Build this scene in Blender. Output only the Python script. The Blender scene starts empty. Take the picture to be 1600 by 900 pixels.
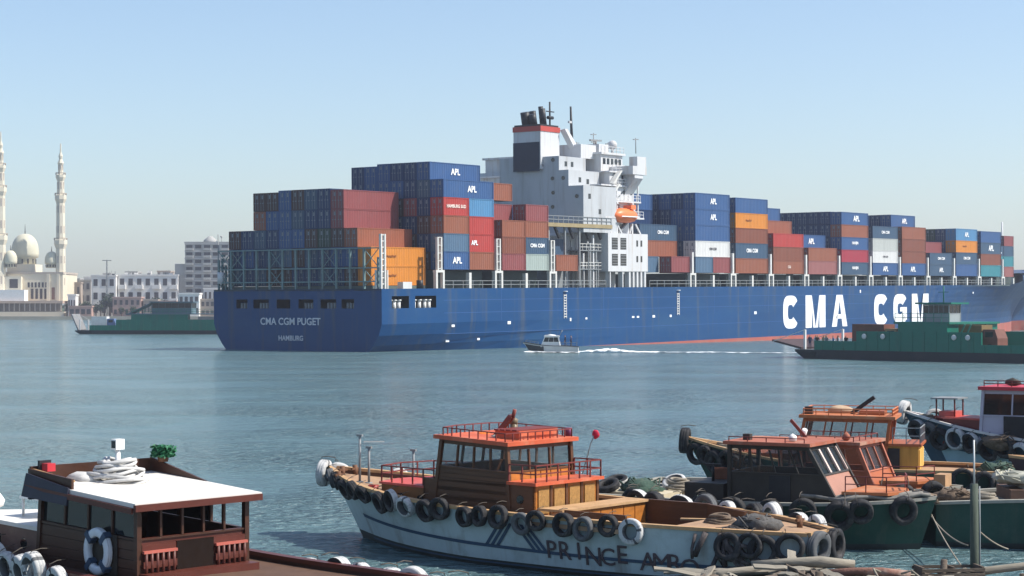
import bpy, bmesh, math, random
import numpy as np
from mathutils import Vector, Matrix, noise as mnoise
random.seed(7)
S = bpy.context.scene
COL = S.collection
R = math.radians

# ------------------------------------------------------------------ camera, sky, sun
F = 2997.0 / 1600.0            # focal length over sensor width
EYE = 6.4                      # quay-side eye height above the water
cam_d = bpy.data.cameras.new('camera')
cam = bpy.data.objects.new('camera', cam_d)
COL.objects.link(cam)
cam_d.sensor_width = 36.0
cam_d.lens = 36.0 * F
cam_d.shift_y = 28.0 / 1600.0
cam_d.clip_start = 0.5
cam_d.clip_end = 20000
cam.location = (0, 0, EYE)
cam.rotation_euler = (R(90), 0, 0)
S.camera = cam

SUN_AZ = Vector((0.97, -0.12)).normalized()   # towards the sun, in plan
SUN_EL = R(49)
W = bpy.data.worlds.new('World')
S.world = W
W.use_nodes = True
nt = W.node_tree
nt.nodes.clear()
sky = nt.nodes.new('ShaderNodeTexSky')
sky.sky_type = 'NISHITA'
sky.sun_disc = False
sky.sun_elevation = SUN_EL
sky.sun_rotation = math.atan2(SUN_AZ.x, SUN_AZ.y)
sky.air_density = 0.95
sky.dust_density = 1.0
sky.ozone_density = 2.3
bg = nt.nodes.new('ShaderNodeBackground')
bg.inputs['Strength'].default_value = 0.13
wo = nt.nodes.new('ShaderNodeOutputWorld')
nt.links.new(sky.outputs[0], bg.inputs[0])
nt.links.new(bg.outputs[0], wo.inputs[0])

sun_d = bpy.data.lights.new('sun', 'SUN')
sun_d.energy = 5.0
sun_d.angle = R(0.53)
sun_d.color = (1.0, 0.95, 0.87)
sun = bpy.data.objects.new('sun', sun_d)
COL.objects.link(sun)
sv = Vector((SUN_AZ.x * math.cos(SUN_EL), SUN_AZ.y * math.cos(SUN_EL), math.sin(SUN_EL)))
sun.rotation_euler = (-sv).to_track_quat('-Z', 'Y').to_euler()
sun.location = (200, 100, 300)
S.view_settings.view_transform = 'Standard'
S.view_settings.look = 'None'
S.view_settings.exposure = 0.44
S.view_settings.gamma = 1.0
HAZE = 0.00021

# ------------------------------------------------------------------ materials
MATS = {}
def mat(name, col, rough=0.55, var=0.14, scale=2.0, bump=0.0, metal=0.0, dirt=None, dirt_amt=0.45, dirt_scale=0.6, spec=0.3, stretch=(1, 1, 1), streak=None, streak_amt=0.35, streak_scale=0.8):
    if name in MATS:
        return MATS[name]
    m = bpy.data.materials.new(name)
    m.use_nodes = True
    t = m.node_tree
    b = t.nodes['Principled BSDF']
    b.inputs['Roughness'].default_value = rough
    b.inputs['Metallic'].default_value = metal
    b.inputs['Specular IOR Level'].default_value = spec
    tc = t.nodes.new('ShaderNodeTexCoord')
    mp = t.nodes.new('ShaderNodeMapping')
    mp.inputs['Scale'].default_value = stretch
    t.links.new(tc.outputs['Object'], mp.inputs[0])
    n = t.nodes.new('ShaderNodeTexNoise')
    n.inputs['Scale'].default_value = scale
    n.inputs['Detail'].default_value = 6
    n.inputs['Roughness'].default_value = 0.65
    t.links.new(mp.outputs[0], n.inputs['Vector'])
    r = t.nodes.new('ShaderNodeValToRGB')
    r.color_ramp.elements[0].position = 0.28
    r.color_ramp.elements[1].position = 0.74
    r.color_ramp.elements[0].color = tuple(max(0, c * (1 - var)) for c in col) + (1,)
    r.color_ramp.elements[1].color = tuple(min(1, c * (1 + var)) for c in col) + (1,)
    t.links.new(n.outputs['Fac'], r.inputs[0])
    out = r.outputs[0]
    if dirt:
        n2 = t.nodes.new('ShaderNodeTexNoise')
        n2.inputs['Scale'].default_value = dirt_scale
        n2.inputs['Detail'].default_value = 8
        n2.inputs['Roughness'].default_value = 0.72
        t.links.new(mp.outputs[0], n2.inputs['Vector'])
        r2 = t.nodes.new('ShaderNodeValToRGB')
        r2.color_ramp.elements[0].position = 0.5
        r2.color_ramp.elements[1].position = 0.72
        r2.color_ramp.elements[0].color = (0, 0, 0, 1)
        r2.color_ramp.elements[1].color = (dirt_amt,) * 3 + (1,)
        t.links.new(n2.outputs['Fac'], r2.inputs[0])
        mx = t.nodes.new('ShaderNodeMix')
        mx.data_type = 'RGBA'
        t.links.new(r2.outputs[0], mx.inputs['Factor'])
        t.links.new(out, mx.inputs[6])
        mx.inputs[7].default_value = tuple(dirt) + (1,)
        out = mx.outputs[2]
    if streak:
        mp2 = t.nodes.new('ShaderNodeMapping')
        mp2.inputs['Scale'].default_value = (1, 1, 0.07)
        t.links.new(tc.outputs['Object'], mp2.inputs[0])
        n4 = t.nodes.new('ShaderNodeTexNoise')
        n4.inputs['Scale'].default_value = streak_scale
        n4.inputs['Detail'].default_value = 5
        n4.inputs['Roughness'].default_value = 0.6
        t.links.new(mp2.outputs[0], n4.inputs['Vector'])
        r4 = t.nodes.new('ShaderNodeValToRGB')
        r4.color_ramp.elements[0].position = 0.53
        r4.color_ramp.elements[1].position = 0.74
        r4.color_ramp.elements[0].color = (0, 0, 0, 1)
        r4.color_ramp.elements[1].color = (streak_amt,) * 3 + (1,)
        t.links.new(n4.outputs['Fac'], r4.inputs[0])
        mx2 = t.nodes.new('ShaderNodeMix')
        mx2.data_type = 'RGBA'
        t.links.new(r4.outputs[0], mx2.inputs['Factor'])
        t.links.new(out, mx2.inputs[6])
        mx2.inputs[7].default_value = tuple(streak) + (1,)
        out = mx2.outputs[2]
    t.links.new(out, b.inputs['Base Color'])
    if bump:
        bp = t.nodes.new('ShaderNodeBump')
        bp.inputs['Strength'].default_value = bump
        bp.inputs['Distance'].default_value = 0.03
        n3 = t.nodes.new('ShaderNodeTexNoise')
        n3.inputs['Scale'].default_value = scale * 6
        n3.inputs['Detail'].default_value = 5
        t.links.new(mp.outputs[0], n3.inputs['Vector'])
        t.links.new(n3.outputs['Fac'], bp.inputs['Height'])
        t.links.new(bp.outputs[0], b.inputs['Normal'])
    MATS[name] = m
    return m

def glass_mat(name, col, rough=0.06, alpha=1.0):
    if name in MATS:
        return MATS[name]
    m = bpy.data.materials.new(name)
    m.use_nodes = True
    b = m.node_tree.nodes['Principled BSDF']
    b.inputs['Base Color'].default_value = tuple(col) + (1,)
    b.inputs['Roughness'].default_value = rough
    b.inputs['Specular IOR Level'].default_value = 0.6
    b.inputs['Alpha'].default_value = alpha
    MATS[name] = m
    return m

# ------------------------------------------------------------------ mesh builder
class MB:
    def __init__(self):
        self.v = []; self.f = []; self.mi = []; self.smooth = []
    def add(self, verts, faces, mi=0, sm=False):
        o = len(self.v)
        self.v += [tuple(p) for p in verts]
        self.f += [tuple(i + o for i in f) for f in faces]
        self.mi += [mi] * len(faces)
        self.smooth += [sm] * len(faces)
        return self
    def box(self, x0, x1, y0, y1, z0, z1, mi=0):
        v = [(x0, y0, z0), (x1, y0, z0), (x1, y1, z0), (x0, y1, z0), (x0, y0, z1), (x1, y0, z1), (x1, y1, z1), (x0, y1, z1)]
        return self.add(v, [(0, 3, 2, 1), (4, 5, 6, 7), (0, 1, 5, 4), (1, 2, 6, 5), (2, 3, 7, 6), (3, 0, 4, 7)], mi)
    def bar(self, p, q, w, h=None, mi=0):
        h = h or w
        p = Vector(p); q = Vector(q); d = (q - p)
        if d.length < 1e-6: return self
        d.normalize()
        up = Vector((0, 0, 1)) if abs(d.z) < 0.9 else Vector((1, 0, 0))
        a = d.cross(up).normalized(); b = a.cross(d).normalized()
        v = []
        for e in (p, q):
            for i, j in ((-1, -1), (1, -1), (1, 1), (-1, 1)):
                v.append(e + a * (i * w / 2) + b * (j * h / 2))
        return self.add(v, [(0, 1, 2, 3), (7, 6, 5, 4), (0, 4, 5, 1), (1, 5, 6, 2), (2, 6, 7, 3), (3, 7, 4, 0)], mi)
    def tube(self, p, q, r, n=8, r2=None, mi=0, caps=True):
        r2 = r if r2 is None else r2
        p = Vector(p); q = Vector(q); d = (q - p).normalized()
        up = Vector((0, 0, 1)) if abs(d.z) < 0.9 else Vector((1, 0, 0))
        a = d.cross(up).normalized(); b = a.cross(d).normalized()
        v = []
        for e, rr in ((p, r), (q, r2)):
            for i in range(n):
                t = 2 * math.pi * i / n
                v.append(e + a * (math.cos(t) * rr) + b * (math.sin(t) * rr))
        f = [(i, (i + 1) % n, n + (i + 1) % n, n + i) for i in range(n)]
        self.add(v, f, mi, True)
        if caps:
            o = len(self.v) - 2 * n
            self.f += [tuple(o + i for i in range(n))[::-1], tuple(o + n + i for i in range(n))]
            self.mi += [mi, mi]; self.smooth += [False, False]
        return self
    def path(self, pts, r, n=6, mi=0):
        pts = [Vector(p) for p in pts]
        rings = []
        for i, p in enumerate(pts):
            d = (pts[min(i + 1, len(pts) - 1)] - pts[max(i - 1, 0)]).normalized()
            up = Vector((0, 0, 1)) if abs(d.z) < 0.9 else Vector((1, 0, 0))
            a = d.cross(up).normalized(); b = a.cross(d).normalized()
            rr = r(i / (len(pts) - 1)) if callable(r) else r
            rings.append([p + a * (math.cos(2 * math.pi * k / n) * rr) + b * (math.sin(2 * math.pi * k / n) * rr) for k in range(n)])
        v = [p for ring in rings for p in ring]
        f = []
        for i in range(len(rings) - 1):
            for k in range(n):
                f.append((i * n + k, i * n + (k + 1) % n, (i + 1) * n + (k + 1) % n, (i + 1) * n + k))
        f.append(tuple(range(n))[::-1]); f.append(tuple((len(rings) - 1) * n + k for k in range(n)))
        return self.add(v, f, mi, True)
    def prism(self, poly, z0, z1, mi=0):
        n = len(poly)
        v = [(x, y, z0) for x, y in poly] + [(x, y, z1) for x, y in poly]
        f = [tuple(range(n))[::-1], tuple(range(n, 2 * n))] + [(i, (i + 1) % n, n + (i + 1) % n, n + i) for i in range(n)]
        return self.add(v, f, mi)
    def slab(self, quad, th, mi=0):
        """quad: four points counter-clockwise seen from outside; thickness goes inwards"""
        q = [Vector(p) for p in quad]
        nrm = (q[1] - q[0]).cross(q[3] - q[0]).normalized()
        b = [p - nrm * th for p in q]
        return self.add(q + b, [(0, 1, 2, 3), (7, 6, 5, 4), (0, 4, 5, 1), (1, 5, 6, 2), (2, 6, 7, 3), (3, 7, 4, 0)], mi)
    def lathe(self, prof, n=16, c=(0, 0, 0), mi=0, sm=True, squash=None):
        v = []; f = []
        for r, z in prof:
            for i in range(n):
                t = 2 * math.pi * i / n
                v.append((c[0] + math.cos(t) * r, c[1] + math.sin(t) * r, c[2] + z))
        for j in range(len(prof) - 1):
            for i in range(n):
                f.append((j * n + i, j * n + (i + 1) % n, (j + 1) * n + (i + 1) % n, (j + 1) * n + i))
        f.append(tuple(range(n))[::-1]); f.append(tuple((len(prof) - 1) * n + i for i in range(n)))
        return self.add(v, f, mi, sm)
    def blob(self, c, r, seed=0, rough=0.25, sub=2, scl=(1, 1, 1), mi=0, sm=True):
        bm = bmesh.new()
        bmesh.ops.create_icosphere(bm, subdivisions=sub, radius=1)
        vs = []
        for q in bm.verts:
            k = 1 + rough * mnoise.noise(q.co * 1.7 + Vector((seed * 3.1, seed * 1.7, 0)))
            vs.append((c[0] + q.co.x * r * k * scl[0], c[1] + q.co.y * r * k * scl[1], c[2] + q.co.z * r * k * scl[2]))
        self.add(vs, [tuple(w.index for w in fa.verts) for fa in bm.faces], mi, sm)
        bm.free()
        return self
    def mesh(self, name, mats):
        me = bpy.data.meshes.new(name)
        me.from_pydata(self.v, [], self.f)
        for m in (mats if isinstance(mats, (list, tuple)) else [mats]):
            me.materials.append(m)
        me.polygons.foreach_set('material_index', self.mi)
        me.polygons.foreach_set('use_smooth', self.smooth)
        me.update()
        return me
    def build(self, name, mats, parent=None):
        return link(name, self.mesh(name, mats), parent)

def link(name, me, parent=None):
    o = bpy.data.objects.new(name, me)
    COL.objects.link(o)
    if parent is not None:
        o.parent = parent
    return o

def tag(o, label, cat, group=None):
    o['label'] = label
    o['category'] = cat
    if group:
        o['group'] = group
    return o

def empty(name, loc, rz=0.0, label=None, cat=None, group=None):
    o = bpy.data.objects.new(name, None)
    COL.objects.link(o)
    o.location = loc
    o.rotation_euler = (0, 0, rz)
    o.empty_display_size = 0.3
    if label:
        tag(o, label, cat, group)
    return o

def structure(o):
    o['kind'] = 'structure'
    return o

def stuff(o):
    o['kind'] = 'stuff'
    return o

ORD = ['', 'first', 'second', 'third', 'fourth', 'fifth', 'sixth', 'seventh', 'eighth', 'ninth', 'tenth', 'eleventh', 'twelfth', 'thirteenth', 'fourteenth', 'fifteenth', 'sixteenth', 'seventeenth', 'eighteenth', 'nineteenth', 'twentieth', 'twenty-first', 'twenty-second', 'twenty-third', 'twenty-fourth', 'twenty-fifth']

TXT = {}
def text_mesh(body, bold=0.0, mats=None):
    """lettering one unit tall (capital height about 0.72), flat in xy, centred"""
    key = (body, bold, mats.name if mats else '')
    if key in TXT:
        return TXT[key]
    cu = bpy.data.curves.new('lettering', 'FONT')
    cu.body = body
    cu.align_x = 'CENTER'; cu.align_y = 'CENTER'
    cu.size = 1.0
    cu.offset = bold
    cu.extrude = 0.01
    cu.resolution_u = 3
    o = bpy.data.objects.new('lettering', cu)
    COL.objects.link(o)
    dg = bpy.context.evaluated_depsgraph_get()
    me = bpy.data.meshes.new_from_object(o.evaluated_get(dg))
    me.name = 'lettering'
    bpy.data.objects.remove(o)
    me.materials.clear()
    if mats:
        me.materials.append(mats)
    TXT[key] = me
    return me

def put_text(body, parent, origin, xdir, updir, height, material, width=None, bold=0.0, name='lettering'):
    me = text_mesh(body, bold, material)
    xs = [v.co.x for v in me.vertices]; ys = [v.co.y for v in me.vertices]
    w = max(xs) - min(xs); h = max(ys) - min(ys)
    o = link(name, me, parent)
    x = Vector(xdir).normalized(); u = Vector(updir).normalized(); n = x.cross(u)
    sx = (width / w) if width else height / h
    sy = height / h
    c = Vector(((max(xs) + min(xs)) / 2, (max(ys) + min(ys)) / 2, 0))
    M = Matrix((x * sx, u * sy, n)).transposed().to_4x4()
    M.translation = Vector(origin) - (M.to_3x3() @ c)
    o.matrix_local = M
    return o

white_paint = mat('white_paint', (0.78, 0.78, 0.76), 0.45, 0.06, 1.2, dirt=(0.45, 0.40, 0.33), dirt_amt=0.25, dirt_scale=0.8)
off_white = mat('off_white', (0.62, 0.62, 0.60), 0.5, 0.10, 1.0, dirt=(0.35, 0.28, 0.2), dirt_amt=0.35)
letter_white = mat('letter_white', (0.82, 0.83, 0.84), 0.5, 0.05, 0.7)
black_steel = mat('black_steel', (0.02, 0.021, 0.024), 0.5, 0.3, 2.0)
dark_glass = glass_mat('dark_glass', (0.015, 0.02, 0.025))
steel_grey = mat('steel_grey', (0.22, 0.24, 0.25), 0.55, 0.15, 2.0, dirt=(0.2, 0.11, 0.06), dirt_amt=0.4)

# ------------------------------------------------------------------ water
def water_mat():
    m = bpy.data.materials.new('harbour_water')
    m.use_nodes = True
    t = m.node_tree
    b = t.nodes['Principled BSDF']
    b.inputs['Base Color'].default_value = (0.100, 0.172, 0.185, 1)
    b.inputs['Roughness'].default_value = 0.17
    b.inputs['IOR'].default_value = 1.33
    tc = t.nodes.new('ShaderNodeTexCoord')
    def nz(scale, sx, sy, detail, dist=0.0, rot=0.0):
        mp = t.nodes.new('ShaderNodeMapping')
        mp.inputs['Scale'].default_value = (sx, sy, 1)
        mp.inputs['Rotation'].default_value = (0, 0, rot)
        t.links.new(tc.outputs['Object'], mp.inputs[0])
        n = t.nodes.new('ShaderNodeTexNoise')
        n.inputs['Scale'].default_value = scale
        n.inputs['Detail'].default_value = detail
        n.inputs['Distortion'].default_value = dist
        t.links.new(mp.outputs[0], n.inputs['Vector'])
        return n.outputs['Fac']
    a = nz(0.55, 0.6, 1.0, 4, 0.4, 0.3)
    c = nz(2.3, 0.7, 1.0, 5, 0.5, -0.25)
    d = nz(0.06, 1.0, 1.6, 3, 0.3, 0.5)
    def math_n(op, x, y):
        q = t.nodes.new('ShaderNodeMath'); q.operation = op
        for i, k in enumerate((x, y)):
            if isinstance(k, (int, float)): q.inputs[i].default_value = k
            else: t.links.new(k, q.inputs[i])
        return q.outputs[0]
    e = nz(5.5, 0.7, 1.0, 3, 0.3, 0.1)
    h = math_n('ADD', math_n('ADD', math_n('MULTIPLY', a, 0.55), math_n('MULTIPLY', c, 0.62)), math_n('MULTIPLY', e, 0.17))
    # calmer and rougher patches of breeze
    r = t.nodes.new('ShaderNodeMapRange')
    r.inputs['From Min'].default_value = 0.38; r.inputs['From Max'].default_value = 0.62
    r.inputs['To Min'].default_value = 0.35; r.inputs['To Max'].default_value = 1.15
    t.links.new(d, r.inputs['Value'])
    h = math_n('MULTIPLY', h, r.outputs[0])
    bp = t.nodes.new('ShaderNodeBump')
    bp.inputs['Strength'].default_value = 1.0
    bp.inputs['Distance'].default_value = 1.25
    t.links.new(h, bp.inputs['Height'])
    t.links.new(bp.outputs[0], b.inputs['Normal'])
    return m
wm = water_mat()
mb = MB()
mb.add([(-1550, -200, 0), (1550, -200, 0), (1550, 2550, 0), (-1550, 2550, 0)], [(0, 1, 2, 3)])
structure(mb.build('water', wm))
# ------------------------------------------------------------------ container ship
SC = Vector((-17.95, 265.0, 0.0))           # starboard corner of the transom
SHEAD = math.atan2(0.811, 0.585)
TRIM = 0.0113
ship = empty('container_ship', SC, SHEAD, 'huge blue container ship stacked with containers, white CMA CGM letters on its side', 'ship')
ship.location.z = -TRIM * 50
ship.rotation_euler = Matrix.Rotation(SHEAD, 3, 'Z').__matmul__(Matrix.Rotation(-TRIM, 3, 'Y')).to_euler()
SM = Matrix.LocRotScale(ship.location, ship.rotation_euler, None)
DECK = 9.33
HB = 16.1
BAY = 14.3
def sb(i): return (i + 5.93) * BAY
def base_z(i): return DECK + (0.45 if i < -5.5 else 2.72 - 0.055 * (i + 5))
hull_blue = mat('hull_blue', (0.002, 0.051, 0.158), 0.45, 0.14, 0.10, dirt=(0.022, 0.080, 0.165), dirt_amt=0.6, dirt_scale=0.12, streak=(0.075, 0.090, 0.105), streak_amt=0.75, streak_scale=0.55, spec=0.25, stretch=(0.35, 0.35, 1.4))
hull_red = mat('hull_red', (0.36, 0.10, 0.075), 0.6, 0.18, 0.2, dirt=(0.22, 0.17, 0.13), dirt_amt=0.6, dirt_scale=0.3)
deck_grey = mat('deck_grey', (0.09, 0.12, 0.115), 0.7, 0.2, 0.4)
ship_white = mat('ship_white', (0.56, 0.57, 0.58), 0.5, 0.05, 0.3, dirt=(0.40, 0.36, 0.30), dirt_amt=0.35, dirt_scale=0.25, stretch=(1, 1, 0.3), streak=(0.30, 0.20, 0.12), streak_amt=0.5, streak_scale=1.1)
frame_teal = mat('frame_teal', (0.150, 0.235, 0.240), 0.55, 0.15, 1.0, dirt=(0.16, 0.1, 0.06), dirt_amt=0.4)
post_white = mat('post_white', (0.60, 0.60, 0.57), 0.5, 0.1, 1.0, dirt=(0.3, 0.22, 0.14), dirt_amt=0.5, dirt_scale=1.0)

def sm_(a, b, x):
    t = min(1, max(0, (x - a) / (b - a)))
    return t * t * (3 - 2 * t)
def deck_z(s):
    return DECK + 4.0 * sm_(231, 262, s)
def half(s, z):
    """half breadth of the ship at station s, height z"""
    dz = deck_z(s)
    def ell(s0, s1, p=2.0):
        if s <= s0: return 1.0
        if s >= s1: return 0.0
        return (1 - ((s - s0) / (s1 - s0)) ** p) ** 0.75
    top = ell(228, 296, 2.2)
    bot = ell(165, 272, 1.9)
    k = min(1, max(0, z / dz))
    w = bot + (top - bot) * k ** 1.6
    if s < 60:                              # the run of the stern tucks in towards the waterline
        a = (1 - s / 60.0) ** 1.6
        if z < 4.6:
            w *= 1 - 0.34 * a * ((4.6 - z) / 6.6) ** 1.7
    return HB * w
stations = [0.0, 2.2, 6.0, 7.4, 12.2, 16, 22, 30, 40, 50, 60, 80, 100, 125, 150, 165, 175, 185, 195, 205, 212, 219, 226, 232, 238, 244, 250, 256, 262, 268, 274, 280, 286, 291, 296]
zf = [-3.0, -1.5, 0.0, 1.4, 2.8, 4.4, 5.7, 6.6, 8.3, 1e9]
def zrow(s, j): return deck_z(s) if j == len(zf) - 1 else zf[j] * (1 if zf[j] <= 6 else deck_z(s) / DECK)
mb = MB()
holes = {(1, 7), (3, 7)}                    # mooring ports in the ship's side
ns = len(stations); nz_ = len(zf)
for side in (-1, 1):
    vs = []
    for s in stations:
        for j in range(nz_):
            z = zrow(s, j)
            vs.append((s, HB + side * half(s, z), z))
    for red in (0, 1):
        fs = []
        for a in range(ns - 1):
            for j in range(nz_ - 1):
                if (j < 2) != bool(red): continue
                if side == -1 and (a, j) in holes: continue
                q = (a * nz_ + j, (a + 1) * nz_ + j, (a + 1) * nz_ + j + 1, a * nz_ + j + 1)
                fs.append(q if side == -1 else q[::-1])
        mb.add(vs, fs, red, False)
hull = mb.build('hull', [hull_blue, hull_red], ship)
# transom with its row of mooring ports
tcol = [0, 2.0, 5.0, 7.3, 8.3, 11.2, 12.6, 15.4, 17.0, 19.6, 21.2, 24.2, 25.4, 27.6, 30.2, 32.2]
mb = MB()
zs = [-3, -1.5, 0, 1.4, 2.8, 4.4, 5.7, 6.6, 7.9, DECK]
def ty(f, z):
    h = half(0, z)
    return HB - h + 2 * h * f / 32.2
for a in range(len(tcol) - 1):
    for j in range(len(zs) - 1):
        if j == 7 and a in (2, 4, 6, 8, 10, 12): continue
        mb.add([(0, ty(tcol[a], zs[j]), zs[j]), (0, ty(tcol[a + 1], zs[j]), zs[j]), (0, ty(tcol[a + 1], zs[j + 1]), zs[j + 1]), (0, ty(tcol[a], zs[j + 1]), zs[j + 1])], [(3, 2, 1, 0)], 0)
mb.build('transom', hull_blue, ship)
MB().box(0.3, 20, 0.6, 31.6, 5.9, 6.1).build('mooring_deck', deck_grey, ship)
MB().box(16, 16.3, 0.6, 31.6, 6.1, 9.2).build('bulkhead', deck_grey, ship)
for (x, y) in ((0.7, 6.1), (0.7, 9.7), (0.7, 14), (0.7, 22.7), (0.7, 26.5)):
    mb = MB()
    for d in (-0.6, 0.0, 0.6):
        mb.tube((x, y + d, 6.1), (x, y + d, 7.4), 0.22, 8)
    mb.build('fairlead', steel_grey, ship)
for x in (2.6, 3.6, 4.6, 8.0, 9.2, 10.4, 11.4):
    mb = MB().tube((x, 0.75, 6.1), (x, 0.75, 7.6), 0.28, 8).tube((x, 0.75, 7.6), (x, 0.75, 7.8), 0.42, 8)
    mb.build('bollard', off_white, ship)
# decks
poly = [(s, HB - half(s, deck_z(s)) + 0.05) for s in stations if s <= 232]
poly2 = [(s, 2 * HB - y) for s, y in poly]
MB().prism(poly + poly2[::-1], DECK - 0.25, DECK - 0.02).build('main_deck', deck_grey, ship)
pf = [(s, HB - half(s, deck_z(s)) + 0.05) for s in stations if 250 <= s <= 291]
MB().prism(pf + [(s, 2 * HB - y) for s, y in pf[::-1]], 12.0, 12.2).build('forecastle_deck', deck_grey, ship)
MB().box(1.0, 13.2, 2.6, 31.4, DECK - .01, DECK + .43).build('hatch_coaming', deck_grey, ship)
# hatch coamings: one long run of hatches each side of the house
for i in list(range(-5, -3)) + list(range(0, 11)):
    MB().box(sb(i) + 1.0, sb(i) + 12.9, 2.2, 29, DECK, base_z(i) - .08).build('hatch_coaming', mat('hatch_green', (0.055, 0.075, 0.07), 0.7, 0.3, 0.4), ship)
# portholes, draught marks, scuppers and pilot ladder recesses along the side
def mark(s, z, w, h, m=letter_white, name='hull_mark'):
    y = HB - half(s, z)
    MB().box(s - w / 2, s + w / 2, y - 0.04, y + 0.02, z - h / 2, z + h / 2).build(name, m, ship)
for s, z, w, h in ((16.2, 3.9, .7, .35), (30, 4.1, .8, .45), (15.8, 1.7, .8, .3), (23, 1.8, .6, .3), (46.5, 4.3, .4, .5), (51, 4.4, .5, .3), (65, 4.4, .7, .3), (66.5, 4.4, .7, .3), (71.5, 4.4, .8, .4), (77, 4.4, .6, .4), (107, 4.5, .9, .5), (151, 8.2, .5, .6), (211, 7.7, .6, .6)):
    mark(s, z, w, h)
for s in (45, 79.5):
    mb = MB()
    y = -0.03
    for k in range(9):
        mb.box(s - 0.32, s + 0.32, y - 0.05, y + 0.01, 4.7 + 0.42 * k, 4.86 + 0.42 * k)
    mb.box(s - 0.4, s - 0.3, y - 0.05, y + 0.01, 4.5, 8.3).box(s + 0.3, s + 0.4, y - 0.05, y + 0.01, 4.5, 8.3)
    mb.build('pilot_ladder', off_white, ship)
    MB().lathe([(0.45, 0), (0.45, 0.1)], 10, (s, -0.02, 8.7)).build('ladder_lamp', letter_white, ship)
for s in (28, 56, 92, 112, 135, 160, 190):     # plate seams
    MB().box(s, s + 0.08, -0.012, 0.01, 4.5, DECK - 0.1).build('plate_seam', mat('seam_blue', (0.035, 0.10, 0.26), 0.5, 0.1, 1.0), ship)
for z in (2.75, 5.75, 7.6):
    MB().box(14, 165, -0.010, 0.01, z, z + 0.07).build('plate_seam', MATS['seam_blue'], ship)
# lettering
def block_letter(ch, cx, cz, w, h):
    st = 0.31 * w
    mb = MB()
    def face(pts):
        mb.slab([(cx + x, -0.03, cz + z) for x, z in pts], 0.04)
    a, b_ = w / 2, h / 2
    if ch == 'M':
        face([(-a, -b_), (-a + st, -b_), (-a + st, b_), (-a, b_)])
        face([(a - st, -b_), (a, -b_), (a, b_), (a - st, b_)])
        face([(-a + st + .004, b_), (-a + st + .004, b_ - 1.7), (-.17 * w * .7, -b_), (.0, -b_)][::1])
        face([(.0, -b_), (.17 * w * .7, -b_), (a - st - .004, b_ - 1.7), (a - st - .004, b_)])
    elif ch == 'A':
        face([(-a, -b_), (-a + st, -b_), (0, b_ * .62), (-.2 * w, b_)])
        face([(a - st, -b_), (a, -b_), (.2 * w, b_), (0, b_ * .62)])
        face([(-.2 * w, b_), (0, b_ * .62), (.2 * w, b_)][:3] + [(0, b_ + .001)])
        face([(-.26 * w, -b_ * .5), (.26 * w, -b_ * .5), (.20 * w, -b_ * .22), (-.20 * w, -b_ * .22)])
    else:
        n = 22; p = 2 / 3.2
        def sp(t, A, B): 
            c, s = math.cos(t), math.sin(t)
            return (A * math.copysign(abs(c) ** p, c), B * math.copysign(abs(s) ** p, s))
        t0, t1 = R(32), R(328)
        for k in range(n):
            u, v = t0 + (t1 - t0) * k / n, t0 + (t1 - t0) * (k + 1) / n
            face([sp(u, a, b_), sp(v, a, b_), sp(v, a - st, b_ - st * .95), sp(u, a - st, b_ - st * .95)])
        if ch == 'G':
            face([(.02, -.55), (a, -.55), (a, .35), (.02, .35)])
            face([(a - st, -b_ * .75), (a, -b_ * .75), (a, -.553), (a - st, -.553)])
    return mb.build('letter', letter_white, hull)
for ch, x0, x1 in (('C', 1223, 1246), ('M', 1258, 1289), ('A', 1299, 1323), ('C', 1365, 1386), ('G', 1395, 1416), ('M', 1424, 1450)):
    def s_of(x): return (54070.0 / (2961.0 - x) - 22.87) * BAY
    a, b = s_of(x0), s_of(x1)
    zb, zt = 1.3, 7.55
    m = (a + b) / 2
    y = HB - half(m, 4)
    block_letter(ch, m, (zb + zt) / 2, (b - a), zt - zb)
put_text('CMA CGM PUGET', hull, (-0.05, 17.0, 4.75), (0, -1, 0), (0, 0, 1), 1.05, mat('letter_grey', (0.6, 0.62, 0.66), 0.6, 0.1, 1), width=11.6, bold=0.02)
put_text('HAMBURG', hull, (-0.05, 16.9, 2.35), (0, -1, 0), (0, 0, 1), 0.75, MATS['letter_grey'], width=4.7, bold=0.02)
# rail along the deck edge
def rail(parent, pts, h=1.0, n=None, r=0.03, m=None, bars=2, name='railing', closed=False, step=1.5):
    mb = MB()
    P = [Vector(p) for p in pts]
    if closed: P.append(P[0])
    for a, b in zip(P[:-1], P[1:]):
        L = (b - a).length
        k = max(1, round(L / step))
        for j in range(k + 1):
            q = a.lerp(b, j / k)
            mb.bar(q, q + Vector((0, 0, h)), 2 * r)
        for q in range(1, bars + 1):
            up = Vector((0, 0, h * q / bars))
            mb.bar(a + up, b + up, 2 * r)
    return mb.build(name, m or post_white, parent)
rail(ship, [(14, 0.15, DECK), (57, 0.15, DECK)], 1.1, r=0.045, step=2.4, m=steel_grey)
rail(ship, [(70.5, 0.15, DECK), (228, 0.15, DECK)], 1.1, r=0.045, step=2.4, m=steel_grey)
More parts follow.
